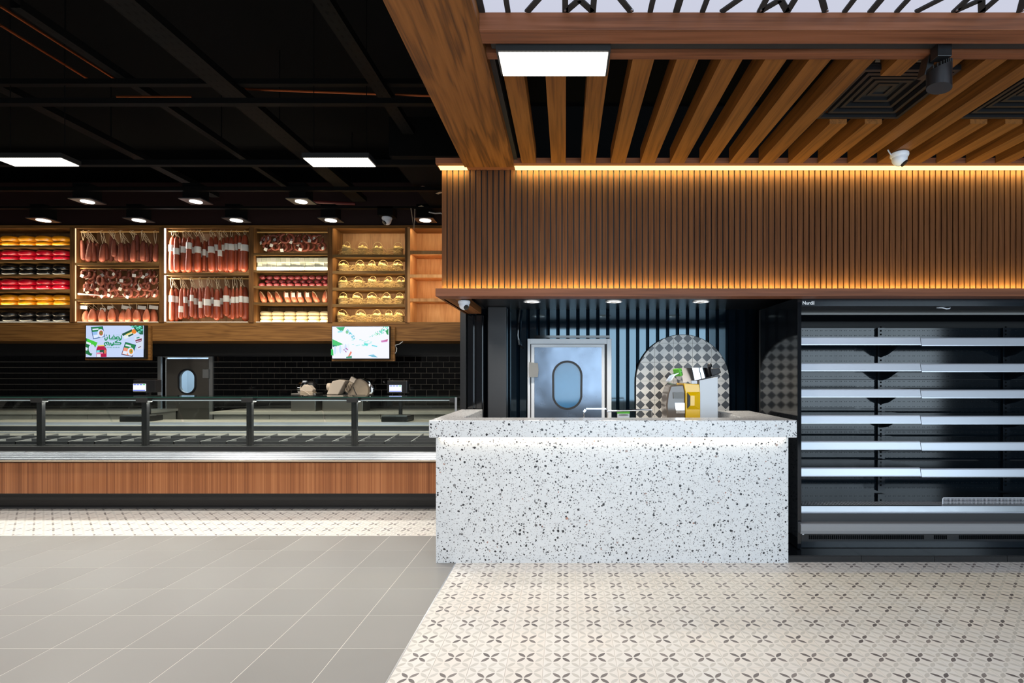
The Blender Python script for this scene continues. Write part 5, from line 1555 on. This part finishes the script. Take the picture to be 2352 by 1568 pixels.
# pale stick lying in front of the rings
solo('wooden_stick', MB().tube([(X(181, SD + 0.05), SD + 0.04, Z(675, SD + 0.05)), (X(242, SD + 0.05), SD + 0.05, Z(678.5, SD + 0.05))], [0.016, 0.003], 8), M['paper'], 'pale pointed stick lying among the ring sausages', 'stick', smooth=True)

# ---- leaning hams at the bottom of the salami cabinet
hx = [1065, 1120, 1175, 1240, 1330, 1385, 1440, 1510, 1580, 1655, 1730, 1790, 1850, 1900, 1975, 2080]
for q, px in enumerate(hx):
    r = random.uniform(0.036, 0.046)
    d = free_depth('hams', max(px / 5.88, 193), r * 1.45, SD + 0.12 + 0.05 * (q % 3))
    px = max(px, 193 * 5.88)
    L = Z(500 + (1235 + random.uniform(-10, 30)) / 5.88, d) - C2[1][2] - 0.001
    pr = [(r * 0.9, 0), (r * 1.3, L * 0.12), (r * 1.4, L * 0.35), (r * 1.15, L * 0.65), (r * 0.7, L * 0.9), (r * 0.25, L)]
    o = link('smoked_ham', MB().lathe(pr, (0, 0, 0), 12, sy=0.8).mesh('smoked ham', M['ham'], True, angle=80), None, (cl(X(px / 5.88, d), 0.075, C2), d, C2[1][2] + 0.009), (0, R(random.uniform(-2, 5)), 0))
    props(o, 'smoked ham hanging in the bottom row below the ring sausages, %s from left' % ORD[q], 'ham', 'smoked hams')
    zr = rodz(694.5) - C2[1][2] - L
    yo = RY - d - 0.02
    link('string', MB().tube([(0, 0, L - 0.004), (0.006, yo * 0.6, L + zr * 0.6), (0.0, yo, L + zr)], 0.0035, 4).mesh('string', M['string']), o)
for q, (a, b, y_) in enumerate(((1052, 1180, 1210), (1350, 1425, 1240), (1450, 1530, 1215), (1640, 1768, 1213), (1860, 1970, 1212), (2012, 2135, 1210))):
    d = SD + 0.09
    solo('price_card', MB().obox((X((a + b) / 2 / 5.88, d), d, Z(500 + y_ / 5.88, d)), ((b - a) / 5.88 / F * d, 0.002, 0.058), (0, R(random.uniform(2, 8)), 0)), M['paper'], 'white card hanging on strings over the smoked hams, %s from left' % ORD[q], 'card', 'hanging white cards')

# ---- blocks, dark salamis, hams, white wheels of the fourth cabinet
bmats = [plain('white cheese %d' % q, c, 0.6) for q, c in enumerate((srgb(226, 224, 200), srgb(216, 216, 190), srgb(234, 230, 210)))]
BLK = [MB().box(-0.037, 0.037, -0.037, 0.037, 0, 0.073).mesh('cheese block', m) for m in bmats]
for lay in range(3):
    for i in range(15):
        d = SD + 0.09 + 0.02 * (lay % 2)
        o = link('cheese_block', BLK[(i * 2 + lay) % 3], None, (C4[3] + 0.052 + i * (C4[4] - C4[3] - 0.104) / 14 + (0.006 if lay == 1 else 0), d + random.uniform(-0.008, 0.008), C4[1][1] + 0.001 + lay * 0.0745), (0, 0, R(random.uniform(-6, 6))))
        props(o, 'white cheese block, %s from left in the %s layer of the block stack' % (ORD[i], ('bottom', 'middle', 'upper')[lay]), 'cheese', 'white cheese blocks')
DS = MB().ball((0, 0, 0.038), 0.038, 12, 8, (1.45, 1.2, 1.0)).mesh('dark salami', M['dark_salami'], True, angle=80)
for lay in range(3):
    for i in range(10 - lay % 2):
        d = SD + 0.12 + 0.06 * (lay % 2)
        o = link('dark_salami', DS, None, (C4[3] + 0.075 + (i + 0.5 * (lay % 2)) * (C4[4] - C4[3] - 0.15) / 9, d, C4[1][2] + 0.006 + lay * 0.064), (0, R(random.uniform(-8, 8)), R(random.uniform(-20, 20))))
        props(o, 'shiny dark red wrapped salami, %s from left in the %s layer of the pile' % (ORD[i], ('bottom', 'middle', 'upper')[lay]), 'salami', 'dark wrapped salamis')
for q, px in enumerate((1440, 1545, 1650, 1765, 1855, 1940, 2045, 2150, 2240)):
    d = SD + 0.14
    L, r = 0.205, 0.042
    pr = [(r * 0.5, 0), (r * 0.95, L * 0.1), (r * 1.12, L * 0.3), (r * 0.95, L * 0.65), (r * 0.55, L * 0.92), (r * 0.2, L)]
    tl = -24 if q < 8 else 6
    o = link('leaning_ham', MB().lathe(pr, (0, 0, 0), 12).mesh('leaning ham', M['ham'], True, angle=80), None, (X(360 + (px + 28) / 5.88, d), d, C4[1][3] + 0.019), (0, R(tl), 0))
    props(o, 'pink ham leaning over on the shelf above the pale cheese wheels, %s from left' % ORD[q], 'ham', 'leaning hams')
    link('string', MB().tube([(0, -0.01, L), (0.03, -0.035, L * 0.8), (0.045, -0.045, L * 0.5), (0.04, -0.05, L * 0.35)], 0.0055, 5).mesh('string', M['string']), o)
    if q in (3, 4, 5, 6):
        link('paper_tag', tagm, o, (0.03, -0.052, L * 0.6), (0, R(20), 0), (1.2, 1, 1.4))
wrad, wh_ = 13.6 / F * 8.74, 0.063
wm_ = plain('pale cheese rind', srgb(226, 206, 160), 0.55, var=0.12, vscale=20)
prof = [(wrad * 0.82, 0), (wrad * 0.96, wh_ * 0.2), (wrad, wh_ * 0.5), (wrad * 0.96, wh_ * 0.8), (wrad * 0.82, wh_)]
WW = MB().lathe(prof, (0, 0, 0), 22).mesh('pale cheese wheel', wm_, True, angle=80)
for lay in range(3):
    for i, px in enumerate((608, 635.5, 663, 690, 716, 742)):
        o = link('cheese_round', WW, None, (C4[3] + wrad + 0.008 + i * (C4[4] - C4[3] - 2 * wrad - 0.016) / 5, 8.74, C4[1][4] + 0.001 + lay * (wh_ + 0.001)), (0, 0, random.uniform(0, 6)))
        props(o, 'pale cream cheese wheel, %s from left in the %s layer of the bottom shelf' % (ORD[i], ('lowest', 'middle', 'upper')[lay]), 'cheese', 'pale cheese wheels')

# ---- baskets in straw
def mat_wicker():
    t = NT('woven wicker')
    sp = t.n('ShaderNodeSeparateXYZ')
    tc_ = t.n('ShaderNodeTexCoord'); t.l(tc_.outputs['Object'], sp.inputs[0])
    w1 = t.math('SINE', t.math('MULTIPLY', sp.outputs[2], 620))
    w2 = t.math('SINE', t.math('MULTIPLY', t.math('ARCTAN2', sp.outputs[1], sp.outputs[0]), 26))
    f_ = t.math('MULTIPLY_ADD', t.math('MULTIPLY', w1, w2), 0.5, 0.5)
    t.bump(f_, 0.6, 0.004)
    return t.set(t.mix(f_, srgb(150, 122, 72), srgb(216, 190, 132)), 0.65)
M['wicker'] = mat_wicker()
M['straw'] = plain('dry straw', srgb(224, 190, 122), 0.7)
M['ball'] = plain('pale cheese ball', srgb(240, 212, 130), 0.5)
def basket_meshes(seed):
    rn = random.Random(seed)
    rb, rt, h = 0.066, 0.080, 0.118
    b = MB().lathe([(rb, 0), (rb * 1.02, 0.004), ((rb + rt) / 2, h * 0.5), (rt, h), (rt * 1.06, h + 0.004), (rt * 1.0, h + 0.012), (rt * 0.9, h), (rt * 0.86, h * 0.7)], (0, 0, 0), 18).mesh('basket', M['wicker'], True, angle=70)
    hd_ = MB().tube([(rt * math.cos(a), 0, h + 0.105 * math.sin(a)) for a in [math.pi * i / 14 for i in range(15)]], 0.0042, 6).mesh('handle', M['wicker'], True)
    m = MB()
    for i in range(11):
        a, rr_ = rn.uniform(0, 6.28), rt * 0.66 * math.sqrt(rn.random())
        m.ball((rr_ * math.cos(a), rr_ * math.sin(a), h + 0.008 + rn.uniform(0, 0.03)), 0.022, 8, 5)
    return b, hd_, m.mesh('cheese balls', M['ball'], True)
BS = [basket_meshes(q) for q in range(4)]
BR = [[798, 834, 868, 914], [789, 826, 853, 880, 914], [786, 822, 857, 892, 920], [788, 821, 855, 888, 917], [784, 829, 866, 892, 917]]
for j, row in enumerate(BR):
    d = SD + 0.17
    for i, px in enumerate(row):
        k = (i + j) % 4
        o = link('cheese_basket', BS[k][0], None, (cl(X(px, d), 0.09, C5), d + random.uniform(-0.02, 0.02), C5[1][j] + 0.001), (0, 0, R(random.uniform(-25, 25))), (1, 1, 1.0 if j else 1.15))
        props(o, 'small wicker basket of pale cheese balls, %s from left on the %s shelf' % (ORD[i], ('top', 'second', 'third', 'fourth', 'bottom')[j]), 'basket', 'cheese baskets')
        link('handle', BS[k][1], o)
        b_ = link('cheese_balls', BS[k][2], o); b_['kind'] = 'stuff'
    m = MB()
    for q in range(330):
        x_ = random.uniform(C5[3] + 0.1, C5[4] - 0.1)
        y_ = SD + random.choice([random.uniform(0.04, 0.10), random.uniform(0.06, 0.34)])
        z_ = C5[1][j] + random.uniform(0.004, 0.02) + random.random() ** 1.7 * 0.10
        a, L = random.uniform(0, 6.28), random.uniform(0.03, 0.08)
        up = random.uniform(-0.015, 0.03)
        cx_, sy_ = math.cos(a) * L, math.sin(a) * L * 0.5
        p0 = (x_ - cx_, max(SD + 0.02, y_ - sy_), max(C5[1][j] + 0.004, z_))
        p2 = (x_ + cx_, max(SD + 0.02, y_ + sy_), max(C5[1][j] + 0.004, z_ + up))
        m.tube([p0, (x_ + random.uniform(-0.02, 0.02), y_, z_ + 0.02), p2], 0.0026, 3, cap=False)
    solo('straw', m, M['straw'], 'loose dry straw around the baskets on the %s shelf' % ('top', 'second', 'third', 'fourth', 'bottom')[j], 'straw', kind='stuff')

# ================================================================== services under the black ceiling
def tray(px0, px1, y_at, z, d0_, d1_, label):
    """perforated cable tray running away from the viewer; px0,px1 its edges where it crosses picture row y_at"""
    d = (z - EYE) * F / (CY - y_at)
    a, b = X(px0, d), X(px1, d)
    o = thing('cable_tray', label, 'cable tray', ((a + b) / 2, (d0_ + d1_) / 2, z), 'perforated cable trays')
    part('tray_bed', MB().box(a, b, d0_, d1_, z, z + 0.004), M['tray_perf'], o)
    for e in (a, b - 0.004):
        part('tray_side', MB().box(e, e + 0.004, d0_, d1_, z + 0.004, z + 0.07), M['tray_steel'], o)
    yy = d0_ + 0.4
    while yy < d1_:
        part('hanger_rod', MB().tube([((a + b) / 2, yy, z), ((a + b) / 2, yy, 5.2)], 0.006, 6), M['tray_steel'], o)
        yy += 2.0
def mat_tray():
    t = NT('perforated steel tray')
    sp = t.n('ShaderNodeSeparateXYZ'); t.l(t.pos(), sp.inputs[0])
    u = t.math('ABSOLUTE', t.math('SUBTRACT', t.math('FRACT', t.math('MULTIPLY', sp.outputs[0], 1 / 0.055)), 0.5))
    v = t.math('ABSOLUTE', t.math('SUBTRACT', t.math('FRACT', t.math('MULTIPLY', sp.outputs[1], 1 / 0.09)), 0.5))
    hole = t.math('MULTIPLY', t.math('LESS_THAN', u, 0.14), t.math('LESS_THAN', v, 0.2))
    return t.set(t.mix(hole, (0.005, 0.0048, 0.0045), (0.001, 0.001, 0.001)), 0.7, spec=0.1)
M['tray_perf'] = mat_tray()
tray(238, 308, 0, 4.25, 1.5, 8.2, 'perforated cable tray overhead, left one of the two broad ones')
tray(716, 757, 0, 4.25, 1.5, 5.9, 'perforated cable tray overhead near the timber beam')
tray(100, 128, 262, 4.35, 4.0, 8.3, 'short narrow cable tray above the far LED panel light')
tray(360, 378, 240, 4.35, 4.0, 8.3, 'thin cable tray between the two LED panel lights')
def rail(y_at, z, h, label, x0=-8.9, x1=-1.15):
    d = (z - EYE) * F / (CY - y_at)
    o = solo('ceiling_channel', MB().box(x0, x1, d, d + 0.06, z, z + h), M['tray_steel'], label, 'channel', 'steel ceiling channels')
    return d
rail(237, 4.0, 0.05, 'black steel channel crossing the ceiling above the LED panels')
rail(192, 4.3, 0.05, 'thin black steel channel crossing high on the ceiling')
rail(378, 3.62, 0.05, 'black steel channel at the height of the LED panels')
rail(437, 3.98, 0.05, 'black steel channel above the deli downlights')
rail(478, 4.02, 0.03, 'thin black steel channel in front of the maroon panel')
def pipe(p, q, z0_, r, mat, label):
    def at(pt, z):
        d = (z - EYE) * F / (CY - pt[1]); return (X(pt[0], d), d, z)
    solo('ceiling_pipe', MB().tube([at(p, z0_), at(q, z0_)], r, 8), mat, label, 'pipe', 'ceiling pipes', smooth=True)
pipe((520, 203), (868, 216), 4.45, 0.012, M['copper'], 'long copper pipe across the ceiling behind the broad cable tray')
pipe((908, 217), (990, 220), 4.45, 0.012, M['copper'], 'short copper pipe stub close to the timber beam')
pipe((0, 14), (262, 180), 4.5, 0.012, M['copper'], 'copper pipe running inward high over the aisle, upper one')
pipe((0, 57), (200, 180), 4.5, 0.012, M['copper'], 'copper pipe running inward high over the aisle, lower one')
pipe((268, 222), (440, 222), 4.3, 0.010, M['copper'], 'thin copper pipe above the steel channel')
pipe((700, 462), (816, 468), 4.3, 0.025, M['red_pipe'], 'dark red sprinkler pipe above the deli downlights')
# air duct with labels beside the fascia
dt = thing('air_duct', 'black ceiling duct with pale printed labels beside the fascia', 'duct', (-2.6, 7.0, 4.0))
part('duct_body', MB().box(X(930, 6.6), -1.2, 6.0, 8.2, 4.05, 4.5), M['ceil_black'], dt)
for (a, b, an) in ((978, 430, 50), (1010, 442, -40), (964, 474, -35)):
    d = 2.5 * F / (CY - b)
    part('label_sticker', MB().obox((X(a, d), d, 4.046), (0.13, 0.045, 0.003), (0, 0, R(an))), M['label_card'], dt)
part('loose_cable', MB().tube([(X(985, 7.6), 7.6, Z(487, 7.6)), (X(1000, 7.6), 7.6, Z(490, 7.6)), (X(1012, 7.6), 7.6, Z(489, 7.6)), (X(1020, 7.6), 7.6, Z(494, 7.6))], 0.01, 6), M['cable_white'], dt, smooth=True)
part('hanging_strap', MB().tube([(X(944, 7.8), 7.8, Z(478, 7.8)), (X(951, 7.8), 7.8, Z(528, 7.8)), (X(953, 7.8), 7.8, Z(480, 7.8))], 0.008, 5), M['beige_metal'], dt)
